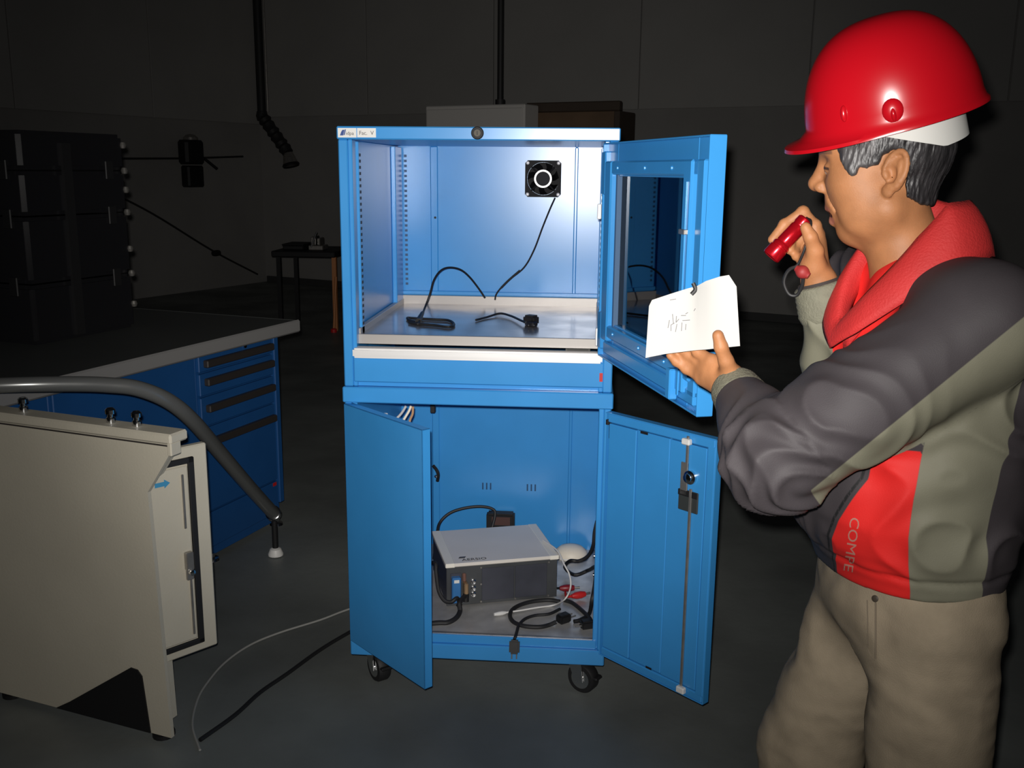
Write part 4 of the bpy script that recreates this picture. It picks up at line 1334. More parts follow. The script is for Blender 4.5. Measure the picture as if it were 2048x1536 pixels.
def head_core(f):
    E_ = lambda c, r, k=0.02, cut=False: f.ell(hd(*c), r, k, cut, HFR)
    C_ = lambda a, b, ra, rb, k=0.02, cut=False: f.cone(hd(*a), hd(*b), ra, rb, k, cut)
    E_((0.016, 0, 0.045), (0.091, 0.074, 0.092))
    E_((0.047, 0, -0.018), (0.048, 0.058, 0.074), 0.045)
    E_((0.083, 0, 0.036), (0.027, 0.048, 0.030))
    for s in (-1, 1):
        C_((0.002, s * 0.054, -0.052), (0.050, s * 0.014, -0.086), 0.022, 0.020, 0.03)
        E_((0.056, s * 0.043, -0.014), (0.030, 0.024, 0.026), 0.03)
        E_((0.032, s * 0.047, -0.054), (0.036, 0.021, 0.036), 0.025)
    E_((0.054, 0, -0.0885), (0.020, 0.022, 0.0195), 0.012)
    E_((0.069, 0, -0.044), (0.028, 0.032, 0.026), 0.018)
    # sockets, nose, lids
    for s in (-1, 1):
        E_((0.109, s * 0.034, 0.008), (0.017, 0.018, 0.013), 0.014, True)
    C_((0.103, 0, 0.022), (0.1135, 0, -0.014), 0.0075, 0.0125, 0.009)
    E_((0.1145, 0, -0.018), (0.0135, 0.0125, 0.0115), 0.006)
    for s in (-1, 1):
        E_((0.104, s * 0.0135, -0.0230), (0.0125, 0.0080, 0.0088), 0.005)
        E_((0.0885, s * 0.033, 0.007), (0.0135, 0.0155, 0.0115), 0.005)
    # crease beside the mouth
    for s in (-1, 1):
        C_((0.102, s * 0.021, -0.022), (0.076, s * 0.034, -0.056), 0.0032, 0.0026, 0.007, True)
    # lips
    C_((0.0915, 0, -0.0545), (0.081, 0.021, -0.0600), 0.0065, 0.0038, 0.006)
    C_((0.0915, 0, -0.0545), (0.081, -0.021, -0.0600), 0.0065, 0.0038, 0.006)
    C_((0.0840, 0, -0.0745), (0.078, 0.019, -0.067), 0.0070, 0.004, 0.006)
    C_((0.0840, 0, -0.0745), (0.078, -0.019, -0.067), 0.0070, 0.004, 0.006)
    for s in (-1, 1):
        C_((0.100, 0, -0.0645), (0.080, s * 0.020, -0.0640), 0.0046, 0.0022, 0.002, True)
    # neck
    C_((-0.004, 0, -0.060), (-0.050, 0, -0.200), 0.051, 0.062, 0.03)


head_core(BF)


def ear_part(f, s):
    t0 = hd(0.002, s * 0.0745, 0.0)
    fo = HF * math.cos(0.45) + HL * (-s) * -0.0 - HL * s * math.sin(0.45) * -1 * 0
    # ear plane: axes e1 (back), e2 (up), tilted outwards at the back
    e1 = -HF * math.cos(0.40) + HL * s * math.sin(0.40)
    e2 = ZZ * 0.985 - HF * 0.17
    e2 = e2 / np.linalg.norm(e2)
    e3 = np.cross(e1, e2)
    if (e3 @ HL) * s < 0:
        e3 = -e3
    A = np.array([e1, e2, e3])
    pt = lambda a, b, c=0.0: t0 + e1 * a + e2 * b + e3 * c
    f.ell(pt(0.008, 0.002, 0.000), (0.0165, 0.029, 0.0048), 0.006, False, A)
    ring = []
    for k in range(15):
        a = math.radians(-150 + k * 21)
        ring.append((0.0085 - 0.0165 * math.cos(a + math.pi) * -1, 0.006 + 0.0265 * math.sin(a)))
    for k in range(14):
        a0, a1 = math.radians(-75 + k * 19), math.radians(-75 + (k + 1) * 19)
        f.cone(pt(0.008 + 0.0165 * math.cos(a0), 0.004 + 0.0275 * math.sin(a0), 0.0035), pt(0.008 + 0.0165 * math.cos(a1), 0.004 + 0.0275 * math.sin(a1), 0.0035), 0.0040, 0.0040, 0.002)
    f.ell(pt(0.004, -0.0265, 0.001), (0.0085, 0.0095, 0.0055), 0.006, False, A)
    f.cone(pt(0.014, 0.016, 0.004), pt(0.016, -0.010, 0.004), 0.0034, 0.0034, 0.005)
    f.cone(pt(0.016, -0.010, 0.004), pt(0.006, -0.018, 0.004), 0.0034, 0.004, 0.004)
    f.ell(pt(0.004, -0.002, 0.005), (0.0085, 0.0125, 0.0065), 0.004, True, A)
    f.ell(pt(-0.004, -0.004, 0.003), (0.0045, 0.0065, 0.005), 0.004, False, A)


for s in (1, -1):
    ear_part(BF, s)

# trunk, arms, legs under the clothes
BF.cone(hd(-0.058, 0, -0.200), Sc + [0, 0, -0.06], 0.062, 0.10, 0.04)
BF.ell(Sc + [0, 0, -0.13], (0.16, 0.10, 0.17), 0.04, False, np.array([TL, TF, ZZ]))
BF.ell(Hc + [0, 0, 0.12], (0.14, 0.10, 0.20), 0.04, False, np.array([TL, TF, ZZ]))
for a, b, c in ((LS, LE, LWr), (RS, RE, RWr)):
    BF.cone(Sc + [0, 0, -0.03], a, 0.07, 0.055, 0.03)
    BF.cone(a, b, 0.050, 0.040, 0.02)
    BF.cone(b, c, 0.040, 0.0285, 0.01)
RH, LH = Hc - 0.085 * TL, Hc + 0.085 * TL
RK, LK = np.array([-0.045, 1.775, 0.46]), np.array([0.150, 1.62, 0.46])
RA, LA = np.array([-0.055, 1.80, 0.09]), np.array([0.165, 1.64, 0.09])
for a, b, c in ((RH, RK, RA), (LH, LK, LA)):
    BF.cone(a, b, 0.075, 0.055, 0.02)
    BF.cone(b, c, 0.052, 0.036, 0.02)


def finger(f, pts, r0, r1, k=0.004):
    n = len(pts) - 1
    for i in range(n):
        f.cone(pts[i], pts[i + 1], r0 + (r1 - r0) * i / n, r0 + (r1 - r0) * (i + 1) / n, k)
        if 0 < i:
            f.ell(pts[i], [(r0 + (r1 - r0) * i / n) * 1.07] * 3, k)


# left hand: thumb in front of the paper, fingers behind it
lf = {
    'index': [(1424, 722, 1.610), (1396, 704, 1.622), (1380, 684, 1.622), (1372, 664, 1.616)],
    'middle': [(1412, 733, 1.620), (1377, 710, 1.636), (1357, 691, 1.636), (1347, 674, 1.630)],
    'ring': [(1404, 745, 1.626), (1366, 720, 1.640), (1343, 704, 1.640), (1330, 690, 1.632)],
    'pinky': [(1405, 757, 1.626), (1373, 738, 1.634), (1353, 723, 1.634), (1340, 711, 1.628)],
}
rad = {'index': (0.0100, 0.0078), 'middle': (0.0102, 0.0080), 'ring': (0.0098, 0.0076), 'pinky': (0.0088, 0.0068)}
for nm, pts in lf.items():
    P = [mp(*q) for q in pts]
    BF.cone(LWr, P[0], 0.0225, 0.0125, 0.012)
    finger(BF, P, *rad[nm])
BF.cone(mp(1458, 762, 1.600), mp(1425, 742, 1.615), 0.024, 0.018, 0.012)
tP = [mp(1462, 752, 1.592), mp(1452, 722, 1.572), mp(1442, 694, 1.5625), mp(1436, 671, 1.5605)]
BF.cone(mp(1466, 768, 1.598), tP[0], 0.022, 0.0175, 0.012)
BF.cone(tP[0], tP[1], 0.0170, 0.0125, 0.008)
BF.cone(tP[1], tP[2], 0.0120, 0.0108, 0.004)
BF.cone(tP[2], tP[3], 0.0110, 0.0092, 0.004)

# right hand round the torch
rf = {
    'index': [(1629, 452, 1.700), (1606, 424, 1.712), (1569, 449, 1.706), (1545, 479, 1.697)],
    'middle': [(1635, 469, 1.712), (1613, 437, 1.724), (1582, 474, 1.716), (1580, 500, 1.693)],
    'ring': [(1637, 488, 1.718), (1616, 462, 1.728), (1590, 494, 1.716), (1592, 513, 1.693)],
    'pinky': [(1635, 507, 1.720), (1620, 487, 1.726), (1600, 510, 1.714), (1602, 526, 1.696)],
}
for nm, pts in rf.items():
    P = [mp(*q) for q in pts]
    BF.cone(mp(1632, 550, 1.698), P[0], 0.0180, 0.0118, 0.010)
    finger(BF, P, *rad[nm])
BF.ell(mp(1622, 514, 1.682), (0.017, 0.015, 0.030), 0.012)
tP2 = [mp(1628, 535, 1.678), mp(1630, 502, 1.662), mp(1621, 474, 1.650), mp(1611, 455, 1.650)]
BF.cone(RWr, tP2[0], 0.024, 0.018, 0.012)
BF.cone(tP2[0], tP2[1], 0.0175, 0.0140, 0.008)
BF.cone(tP2[1], tP2[2], 0.0130, 0.0108, 0.004)
BF.cone(tP2[2], tP2[3], 0.0110, 0.0088, 0.004)

P, F = BF.mesh()
P = smooth_pts(P, F, 1, 0.4)
rel = P - HO
lx, ly, lz = rel @ HF, rel @ HL, rel[:, 2]
upl = 0.0085 - np.sqrt(((lx - 0.091) / 1.3) ** 2 + (np.abs(ly) * 0.34) ** 2 + (lz + 0.0565) ** 2)
lol = 0.0085 - np.sqrt(((lx - 0.086) / 1.3) ** 2 + (np.abs(ly) * 0.36) ** 2 + (lz + 0.0725) ** 2)
mouth = 0.0052 - np.sqrt(((lx - 0.0865) / 2.0) ** 2 + (np.maximum(np.abs(ly) - 0.016, 0) * 0.8) ** 2 + (lz + 0.0638) ** 2)
brow = np.minimum(0.0030 - np.abs(lz - 0.031 + 0.12 * (np.abs(ly) - 0.034) * np.sign(np.abs(ly) - 0.034) * 0.6), np.minimum(np.abs(ly) - 0.014, 0.054 - np.abs(ly)))
brow = np.where(lx > 0.06, brow, -1)
crease_shade = 0.0022 - np.abs(lz - 0.0085 + 0.35 * (np.abs(ly) - 0.030) * 0.5)  # shade of the eye crease painted as a dark line in the skin
crease_shade = np.where(lx > 0.05, np.minimum(crease_shade, np.minimum(np.abs(ly) - 0.022, 0.050 - np.abs(ly))), -1)
far = np.where(np.abs(lx) < 0.2, 1, -1)
person = thing('person', 'person in red hard hat and grey jacket holding torch and white paper', 'person', W((0.088, 1.70, 0)), 0)
body = net_obj('body', P, F, SKIN, person, {'lip': np.where(far > 0, np.maximum(upl, lol), -1), 'mouth': np.where(far > 0, mouth, -1), 'brow': brow, 'crease_shade': crease_shade})

# eyes
for s in (-1, 1):
    c = W(hd(0.0880, s * 0.0335, 0.0050))
    e_ = obj('eye', lathe([(0.0125 * math.sin(math.pi * k / 14), -0.0125 * math.cos(math.pi * k / 14)) for k in range(15)], 20, axisM(c, MM.to_3x3() @ Vector(HF))), mat('eye_white', (0.40, 0.36, 0.32), 0.25), body, smooth=0)
    ic = c + (MM.to_3x3() @ Vector(HF)) * 0.0105
    obj('iris', lathe([(0.0058, 0), (0.004, 0.0018), (0, 0.0024)], 16, axisM(ic, MM.to_3x3() @ Vector(HF))), mat('dark_iris', (0.02, 0.012, 0.008), 0.15), body, smooth=0)

# nails on the two thumbs and index
# hair: skin surface offset outwards inside a side-view outline
HFd = Field(np.arange(HO[0] - 0.13, HO[0] + 0.13, 0.0022), np.arange(HO[1] - 0.12, HO[1] + 0.12, 0.0022), np.arange(HO[2] - 0.07, HO[2] + 0.16, 0.0022))
head_core(HFd)
poly = np.array([(0.092, 0.075), (0.0815, 0.050), (0.072, 0.034), (0.0655, 0.016), (0.056, 0.001), (0.048, -0.006), (0.041, -0.002), (0.036, 0.008), (0.027, 0.006), (0.018, 0.012), (0.012, 0.010),
                 (0.006, 0.024), (-0.006, 0.033), (-0.022, 0.030), (-0.029, 0.010), (-0.026, -0.016), (-0.030, -0.034), (-0.050, -0.046), (-0.080, -0.050), (-0.14, -0.03), (-0.14, 0.15), (0.092, 0.15)])
poly[:, 0] += 0.008
X, Y, Z = np.meshgrid(HFd.x - HO[0], HFd.y - HO[1], HFd.z - HO[2], indexing='ij')
lx = X * HF[0] + Y * HF[1]
ly = X * HL[0] + Y * HL[1]
n_ = len(poly)
dmin = np.full(lx.shape, 9.0, np.float32)
ins = np.zeros(lx.shape, bool)
for i in range(n_):
    a, b = poly[i], poly[(i + 1) % n_]
    ex, ez = b - a
    wx, wz = lx - a[0], Z - a[1]
    t = np.clip((wx * ex + wz * ez) / (ex * ex + ez * ez), 0, 1)
    dmin = np.minimum(dmin, np.hypot(wx - t * ex, wz - t * ez))
    c1 = (a[1] <= Z) & (b[1] > Z)
    c2_ = (a[1] > Z) & (b[1] <= Z)
    cr = ex * wz - ez * wx
    ins ^= (c1 & (cr > 0)) | (c2_ & (cr < 0))
pd = np.where(ins, -dmin, dmin)
sh = HFd.D - np.clip(0.0062 + pd * -0.10, 0.004, 0.0085)
k = 0.006
h = np.maximum(k - np.abs(sh - pd), 0) / k
HFd.D = (np.maximum(sh, pd) + h * h * k * 0.25).astype(np.float32)
P, F = HFd.mesh()
Nn = vnormals(P, F)
rl = P - HO
an = np.arctan2(rl @ HL, rl @ HF)
Q = np.stack([an * 0.1, rl @ HF * 0.2, rl[:, 2]], 1)
wv_ = ridged(np.stack([an * 3.0 + rl[:, 2] * 3.0, rl @ HF * 30 + rl[:, 2] * 14, rl[:, 2] * 5], 1), (5.0, 5.0, 1.0))
P = P + Nn * (wv_ * 0.0022)[:, None]
grey = (rl @ HF) - 0.030 + wv_ * 0.022 + (rl[:, 2] - 0.02) * 0.2
net_obj('hair', P, F, HAIRM, person, {'grey': grey})

# ---- trousers
TFd = Field(np.arange(-0.25, 0.38, 0.006), np.arange(1.44, 1.98, 0.006), np.arange(0.03, 1.02, 0.007))
TA = np.array([TL, TF, ZZ])
TFd.ell(Hc + [0, 0, 0.02], (0.172, 0.128, 0.16), 0.03, False, TA)
for a, b, c in ((RH, RK, RA), (LH, LK, LA)):
    TFd.cone(a + [0, 0, -0.03], b, 0.104, 0.088, 0.03)
    TFd.cone(b, c, 0.088, 0.074, 0.03)
P, F = TFd.mesh()
P = smooth_pts(P, F, 2, 0.5)
Nn = vnormals(P, F)
rl = P - Hc
d1 = ridged(P + 0.35 * P[:, [2, 2, 0]], (11, 11, 9), 3.1)
d2 = ridged(P, (22, 22, 40), 8.1)
P = P + Nn * (0.011 * d1 + 0.003 * (1 - np.abs(d1) * 3) * np.clip((0.93 - P[:, 2]) * 8, 0, 1) + 0.002 * d2)[:, None]
trs = net_obj('trousers', P, F, TROUS, person)
tb_ = BVHTree.FromObject(trs, bpy.context.evaluated_depsgraph_get()) if False else None


def surf_ray(bv, o_, d_):
    h_ = bv.ray_cast(Vector(o_), Vector(d_))
    return h_


def bvh_of(o_):
    me_ = o_.data
    return BVHTree.FromPolygons([v.co.copy() for v in me_.vertices], [tuple(p.vertices) for p in me_.polygons])


tbv = bvh_of(trs)


def on_surface(bv, u, v, lift=0.001):
    dr_ = Vector(ray(u, v)).normalized()
    loc, nor, ix, dist = bv.ray_cast(Vector(CAM), dr_)
    if loc is None:
        return None, None
    if nor.dot(dr_) > 0:
        nor = -nor
    return loc + nor * lift, nor


def seam_strip(name, pix, r, m, parent, bv, lift=0.001):
    pts = []
    for u, v in pix:
        l_, n__ = on_surface(bv, u, v, lift)
        if l_ is not None:
            pts.append(l_)
    if len(pts) > 2:
        return obj(name, tube(pts, r, 6, 4), m, parent)


seam_strip('fly_seam', [(1752, y) for y in range(1205, 1330, 14)], 0.0014, mat('khaki_thread', (0.15, 0.12, 0.085), 0.8), trs, tbv)
seam_strip('fly_stitch', [(1735 + (y - 1200) * 0.02, y) for y in range(1200, 1300, 14)] + [(1742, 1310), (1750, 1320)], 0.0009, MATS['khaki_thread'], trs, tbv)
l_, n__ = on_surface(tbv, 1751, 1197, 0.001)
if l_ is not None:
    obj('waist_button', lathe([(0.0055, 0), (0.0055, 0.0015), (0.004, 0.0022), (0, 0.0022)], 16, axisM(l_, n__)), mat('dark_button', (0.05, 0.04, 0.03), 0.4), trs)
for c0_, tdir_ in ((RA, TF), (LA, TF)):
    # shoes
    SF = Field(np.arange(c0_[0] - 0.32, c0_[0] + 0.20, 0.005), np.arange(c0_[1] - 0.25, c0_[1] + 0.2, 0.005), np.arange(0.0, 0.16, 0.005))
    b_ = np.array([c0_[0], c0_[1], 0.0])
    SF.ell(b_ + TF * 0.0 + ZZ * 0.055, (0.052, 0.045, 0.055), 0.02, False, np.array([TF, TL, ZZ]))
    SF.ell(b_ + TF * 0.085 + ZZ * 0.036, (0.105, 0.046, 0.036), 0.03, False, np.array([TF, TL, ZZ]))
    SF.ell(b_ + TF * 0.15 + ZZ * 0.03, (0.052, 0.046, 0.03), 0.02, False, np.array([TF, TL, ZZ]))
    SF.cone(b_ + ZZ * 0.06, b_ + ZZ * 0.10, 0.045, 0.043, 0.01)
    SF.op(lambda X, Y, Z: (Z - 0.006) + 0 * X + 0 * Y, (c0_[0] - .4, c0_[1] - .4, -0.01), (c0_[0] + .4, c0_[1] + .4, 0.02), 0, True)
    P, F = SF.mesh()
    so = net_obj('shoe', P, F, mat('black_leather', (0.018, 0.016, 0.015), 0.4), person)
    bm = lathe([(0.0, 0.0), (0.5, 0.0), (0.5, 0.012), (0, 0.012)], 28)
    ax_ = MM.to_3x3() @ Vector(TF)
    for v_ in bm.verts:
        v_.co.x *= 0.285
        v_.co.y *= 0.098
    obj('sole', bm, RUBBER, so, M=axisM(W(b_ + TF * 0.075), (0, 0, 1), ax_))

# ---- jacket
JF = Field(np.arange(-0.36, 0.36, 0.0045), np.arange(1.30, 1.97, 0.0045), np.arange(0.84, 1.48, 0.0045))
ztab = np.array([0.86, 0.905, 0.95, 1.00, 1.06, 1.14, 1.22, 1.29, 1.335, 1.375])
atab = np.array([0.172, 0.180, 0.190, 0.195, 0.198, 0.200, 0.200, 0.188, 0.150, 0.085])
btab = np.array([0.125, 0.140, 0.165, 0.180, 0.178, 0.168, 0.158, 0.140, 0.115, 0.078])
otab = np.array([0.000, 0.004, 0.012, 0.018, 0.016, 0.008, 0.000, -0.010, -0.020, -0.030])


def torso_fn(X, Y, Z):
    a = np.interp(Z, ztab, atab)
    b = np.interp(Z, ztab, btab)
    of = np.interp(Z, ztab, otab)
    cx = 0.083 + TF[0] * of
    cy = 1.685 + TF[1] * of
    px, py = X - cx, Y - cy
    l = px * TL[0] + py * TL[1]
    t = px * TF[0] + py * TF[1]
    q = (np.abs(l / a) ** 2.2 + np.abs(t / b) ** 2.2) ** (1 / 2.2)
    d = (q - 1) * np.minimum(a, b) * 0.9
    d = np.maximum(d, 0.879 + 0.012 * (l / 0.19) - Z)
    return np.maximum(d, Z - 1.372)


JF.op(torso_fn, (-0.30, 1.38, 0.86), (0.36, 1.96, 1.40), 0)
for S_, E_, W_ in ((LS, LE, LWr), (RS, RE, RWr)):
    we = E_ + (W_ - E_) * 0.74
    JF.cone(hd(-0.055, 0, -0.180), S_ + [0, 0, -0.006], 0.074, 0.075, 0.03)
    JF.cone(Sc + (S_ - Sc) * 0.5 + [0, 0, 0.0], S_ + [0, 0, -0.012], 0.078, 0.080, 0.03)
    JF.cone(S_ + [0, 0, -0.012], E_, 0.084, 0.079, 0.022)
    JF.cone(E_, we, 0.079, 0.046, 0.022)
P, F = JF.mesh()
P = smooth_pts(P, F, 3, 0.5)
Nn = vnormals(P, F)


def seg_info(P, a, b):
    ba = b - a
    t = np.clip(((P - a) @ ba) / (ba @ ba), 0, 1)
    q = P - (a + t[:, None] * ba)
    return t, np.linalg.norm(q, axis=1), q


# folds: around the elbow across the sleeve, long soft ones on the trunk
tu, du, qu = seg_info(P, LS, LE)
tf_, df, qf = seg_info(P, LE, LWr)
onarm = np.clip((0.115 - np.minimum(du, df)) / 0.02, 0, 1)
axU = (LE - LS) / np.linalg.norm(LE - LS)
axF = (LWr - LE) / np.linalg.norm(LWr - LE)
nz1 = ridged(P, (7, 7, 7), 1.3)
nz2 = ridged(P, (16, 16, 16), 5.7)
al_u = (P - LS) @ axU
al_f = (P - LE) @ axF
side = np.cross(axU, axF)
side /= np.linalg.norm(side)
fold_u = np.sin((al_u + 0.35 * (P - LS) @ side) * 34 + nz1 * 9)
fold_f = np.sin((al_f - 0.5 * (P - LE) @ side) * 40 + nz1 * 9)
wu = np.exp(-((tu - 0.9) / 0.42) ** 2) * onarm * (du <= df + 0.01)
wf = np.exp(-((tf_ - 0.12) / 0.40) ** 2) * onarm * (df < du + 0.01)
sharp = lambda q: (1 - np.abs(q)) * 2 - 1
disp = 0.0042 * sharp(fold_u) * wu + 0.0040 * sharp(fold_f) * wf + 0.011 * nz1 * onarm
trunk = (1 - onarm)
diag = np.sin(((P @ TL) * 0.55 + P[:, 2] * 0.8) * 34 + nz1 * 8)
disp += trunk * (0.0042 * sharp(diag) * np.clip((P[:, 2] - 0.9) * 12, 0, 1) + 0.002 * nz2)
disp += 0.0018 * nz2
hem = np.clip((0.922 - P[:, 2]) / 0.012, 0, 1) * trunk
disp = disp * (1 - 0.7 * hem) - 0.004 * np.exp(-((P[:, 2] - 0.923) / 0.005) ** 2) * trunk
P = P + Nn * disp[:, None]
P = smooth_pts(P, F, 1, 0.3)
# colour blocking as signed distances
of = np.interp(P[:, 2], ztab, otab)
cx = 0.083 + TF[0] * of
cy = 1.685 + TF[1] * of
ll = (P[:, 0] - cx) * TL[0] + (P[:, 1] - cy) * TL[1]
tl = (P[:, 0] - cx) * TF[0] + (P[:, 1] - cy) * TF[1]
phi = np.arctan2(ll / 0.19, tl / 0.165)
RED0, RED1 = np.clip(0.22 + (P[:, 2] - 0.892) * 2.6, 0.2, 0.7), 1.06
armd = np.minimum(du, df)
ontrunk = np.where(phi < -0.2, 0.05, armd - 0.100)
red = np.minimum(np.minimum((phi - RED0) * 0.17, (RED1 - phi) * 0.17), np.minimum(1.13 - P[:, 2], ontrunk))
g0, g1 = mp(1592, 1005, 1.42), mp(1850, 795, 1.47)
gd_ = (g1 - g0)
gd_ /= np.linalg.norm(gd_)
vd_ = (g0 - np.array([0, 0, CAM[2]]))
gn = np.cross(gd_, vd_ / np.linalg.norm(vd_))
gn /= np.linalg.norm(gn)
if gn[2] > 0:
    gn = -gn
sage_arm = (P - g0) @ gn
sage_arm = np.minimum(np.minimum(sage_arm, 0.100 - armd), np.minimum(df - 0.070, (0.985 - tu) * 0.3))
side_p = np.minimum(np.minimum((phi - RED1) * 0.17, (1.75 - phi) * 0.17), ontrunk)
_, dfr, qfr = seg_info(P, RE, RWr)
rdir = np.array([-0.80, -0.60, 0])
rside = np.minimum(np.minimum(qfr @ rdir - 0.012, 0.095 - dfr), armd - 0.12)
sage = np.maximum(np.maximum(sage_arm, side_p), rside)
nbq = hd(-0.040, 0, -0.135)
red = np.maximum(red, np.minimum(0.112 - np.hypot(P[:, 0] - nbq[0], P[:, 1] - nbq[1]), P[:, 2] - 1.20))
seam = np.minimum(0.0022 - np.abs(phi - RED0 + 0.05) * 0.17, ontrunk)
jk = net_obj('jacket', P, F, JACK, person, {'red': red, 'sage': sage, 'seam': seam})
jbv = bvh_of(jk)

# cuffs
for E_, W_, r_ in ((LE, LWr, 0.040), (RE, RWr, 0.042)):
    d_ = (W_ - E_) / np.linalg.norm(W_ - E_)
    c_ = W(E_ + d_ * np.linalg.norm(W_ - E_) * 0.80)
    dW = MM.to_3x3() @ Vector(d_)
    Lq = np.linalg.norm(W_ - E_) * 0.185
    prof = [(0.030, Lq * 1.0), (r_ - 0.004, Lq * 1.02), (r_, Lq * 0.95)]
    for k in range(10):
        prof.append((r_ + 0.0010 * (k % 2) + 0.0035 * k / 9, Lq * (0.9 - 0.1 * k)))
    prof.append((r_ + 0.001, -0.012))
    obj('cuff', lathe(list(reversed(prof)), 36, axisM(c_, dW)), SAGE, jk, smooth=60)
    # dark inner cuff
    obj('cuff_lining', lathe([(0.0305, Lq * 0.9), (0.034, Lq * 1.12), (0.036, Lq * 1.0)], 30, axisM(c_, dW), cap=False), mat('cuff_lining_dark', (0.03, 0.022, 0.02), 0.8), jk, smooth=60)

# collar: open red fleece collar folded outwards
nb = hd(-0.040, 0, -0.135)
bm = bmesh.new()
rows = []
NP, NR = 73, 11
cA = [0, 25, 60, 90, 130, 180]
cRi = [0.104, 0.090, 0.070, 0.064, 0.062, 0.064]
cZi = [-0.100, -0.042, 0.034, 0.084, 0.088, 0.072]
cRo = [0.128, 0.130, 0.122, 0.116, 0.112, 0.108]
cZo = [-0.132, -0.100, -0.040, 0.006, 0.018, 0.006]
for i in range(NP):
    pd_ = -178 + 356 * i / (NP - 1)
    pa_ = abs(pd_)
    ph = math.radians(pd_)
    dirv = TF * math.cos(ph) + TL * math.sin(ph)
    ri, zi, ro, zo = (float(np.interp(pa_, cA, q_)) for q_ in (cRi, cZi, cRo, cZo))
    inn = nb + dirv * ri + ZZ * zi
    crest = nb + dirv * (ri + 0.010) + ZZ * (zi + 0.010)
    outp = nb + dirv * ro + ZZ * zo
    low = nb + dirv * (ri - 0.004) + ZZ * (zi - 0.035)
    row = []
    for k in range(NR):
        t = k / (NR - 1)
        if t < 0.2:
            q = low + (inn - low) * (t / 0.2)
        elif t < 0.4:
            q = inn + (crest - inn) * ((t - 0.2) / 0.2)
        else:
            tq = (t - 0.4) / 0.6
            mid = crest * 0.5 + outp * 0.5 + ZZ * 0.010 + dirv * 0.010
            q = crest * (1 - tq) ** 2 + 2 * mid * tq * (1 - tq) + outp * tq ** 2
        row.append(bm.verts.new(W(q)))
    rows.append(row)
gap = 0
for i in range(NP - 1):
    for k in range(NR - 1):
        bm.faces.new((rows[i][k], rows[i + 1][k], rows[i + 1][k + 1], rows[i][k + 1]))
bmesh.ops.recalc_face_normals(bm, faces=bm.faces)
bmesh.ops.solidify(bm, geom=bm.faces[:], thickness=0.005)
obj('collar', bm, COLLAR, jk, smooth=0)

# lettering on the red panel, running downwards, laid on the cloth
tx = text_bm('COMPE', 0.026, 0.0, 0.0)
bmesh.ops.subdivide_edges(tx, edges=tx.edges[:], cuts=1)
xs_ = [v.co.x for v in tx.verts]
wtx = max(xs_)
t0_, t1_ = (1702, 1032), (1688, 1140)
rem = []
for v_ in tx.verts:
    f_ = v_.co.x / wtx
    g_ = v_.co.y / 0.026
    u = t0_[0] + (t1_[0] - t0_[0]) * f_ + g_ * 27
    vv_ = t0_[1] + (t1_[1] - t0_[1]) * f_ + g_ * 6
    l_, n__ = on_surface(jbv, u, vv_, 0.0012)
    if l_ is None:
        rem.append(v_)
    else:
        v_.co = l_
if rem:
    bmesh.ops.delete(tx, geom=rem, context='VERTS')
obj('lettering', tx, mat('pale_print', (0.42, 0.19, 0.15), 0.6), jk, smooth=None)
zp = seam_strip('zip', [(1660 + 4 * math.sin(y * 0.02), y) for y in range(640, 700, 8)], 0.004, mat('zip_dark', (0.03, 0.032, 0.035), 0.5), jk, jbv, 0.001)

# ================================================================== HARD HAT
hp = math.radians(14)
HX = HF * math.cos(hp) - ZZ * math.sin(hp)
HZ = ZZ * math.cos(hp) + HF * math.sin(hp)
hr = math.radians(12)
HY = HL * math.cos(hr) - HZ * math.sin(hr)
HZ = HZ * math.cos(hr) + HL * math.sin(hr)
HOh = hd(0.010, 0, 0.084)


def hat(x, y, z):
    return W(HOh + HX * x + HY * y + HZ * z)


hh = thing('hard_hat', 'glossy red hard hat with short front peak worn by the person', 'helmet', hat(0, 0, 0))
ax_, ay_, az_ = 0.128, 0.110, 0.150
bm = bmesh.new()
NPH, NTH = 72, 22
rings = []


def shellp(ph, t, off=0.0):
    c, s = math.cos(ph), math.sin(ph)
    ct, st = math.cos(t), math.sin(t)
    e = 0.80
    return ((ax_ + off) * c * ct ** e, (ay_ + off) * s * ct ** e, (az_ + off) * st ** 0.96)


# brim edge ring, lip ring, then dome
edge, lip = [], []
for i in range(NPH):
    ph = 2 * math.pi * i / NPH
    c = math.cos(ph)
    bl = 0.006 + 0.032 * max(0.0, c) ** 1.3
    x, y, z = shellp(ph, 0.0)
    ln = math.hypot(x, y)
    dz = -0.004 - 0.003 * max(0, c)
    edge.append((x + x / ln * bl, y + y / ln * bl, dz - 0.004))
    lip.append((x + x / ln * bl * 0.95, y + y / ln * bl * 0.95, dz + 0.001))
rings = [edge, lip]
rings.append([tuple(a * 0.35 + b * 0.65 for a, b in zip(lip[i], shellp(2 * math.pi * i / NPH, 0.02))) for i in range(NPH)])
for k in range(1, NTH):
    t = math.pi / 2 * (k / NTH) ** 1.0
    rings.append([shellp(2 * math.pi * i / NPH, t) for i in range(NPH)])
vr = [[bm.verts.new(hat(*p)) for p in r] for r in rings]
for a in range(len(vr) - 1):
    for i in range(NPH):
        j = (i + 1) % NPH
        bm.faces.new((vr[a][i], vr[a][j], vr[a + 1][j], vr[a + 1][i]))
top = bm.verts.new(hat(0, 0, az_))
for i in range(NPH):
    bm.faces.new((vr[-1][i], vr[-1][(i + 1) % NPH], top))
bmesh.ops.recalc_face_normals(bm, faces=bm.faces)
bmesh.ops.solidify(bm, geom=bm.faces[:], thickness=0.003)
obj('shell', bm, HATRED, hh, smooth=50)

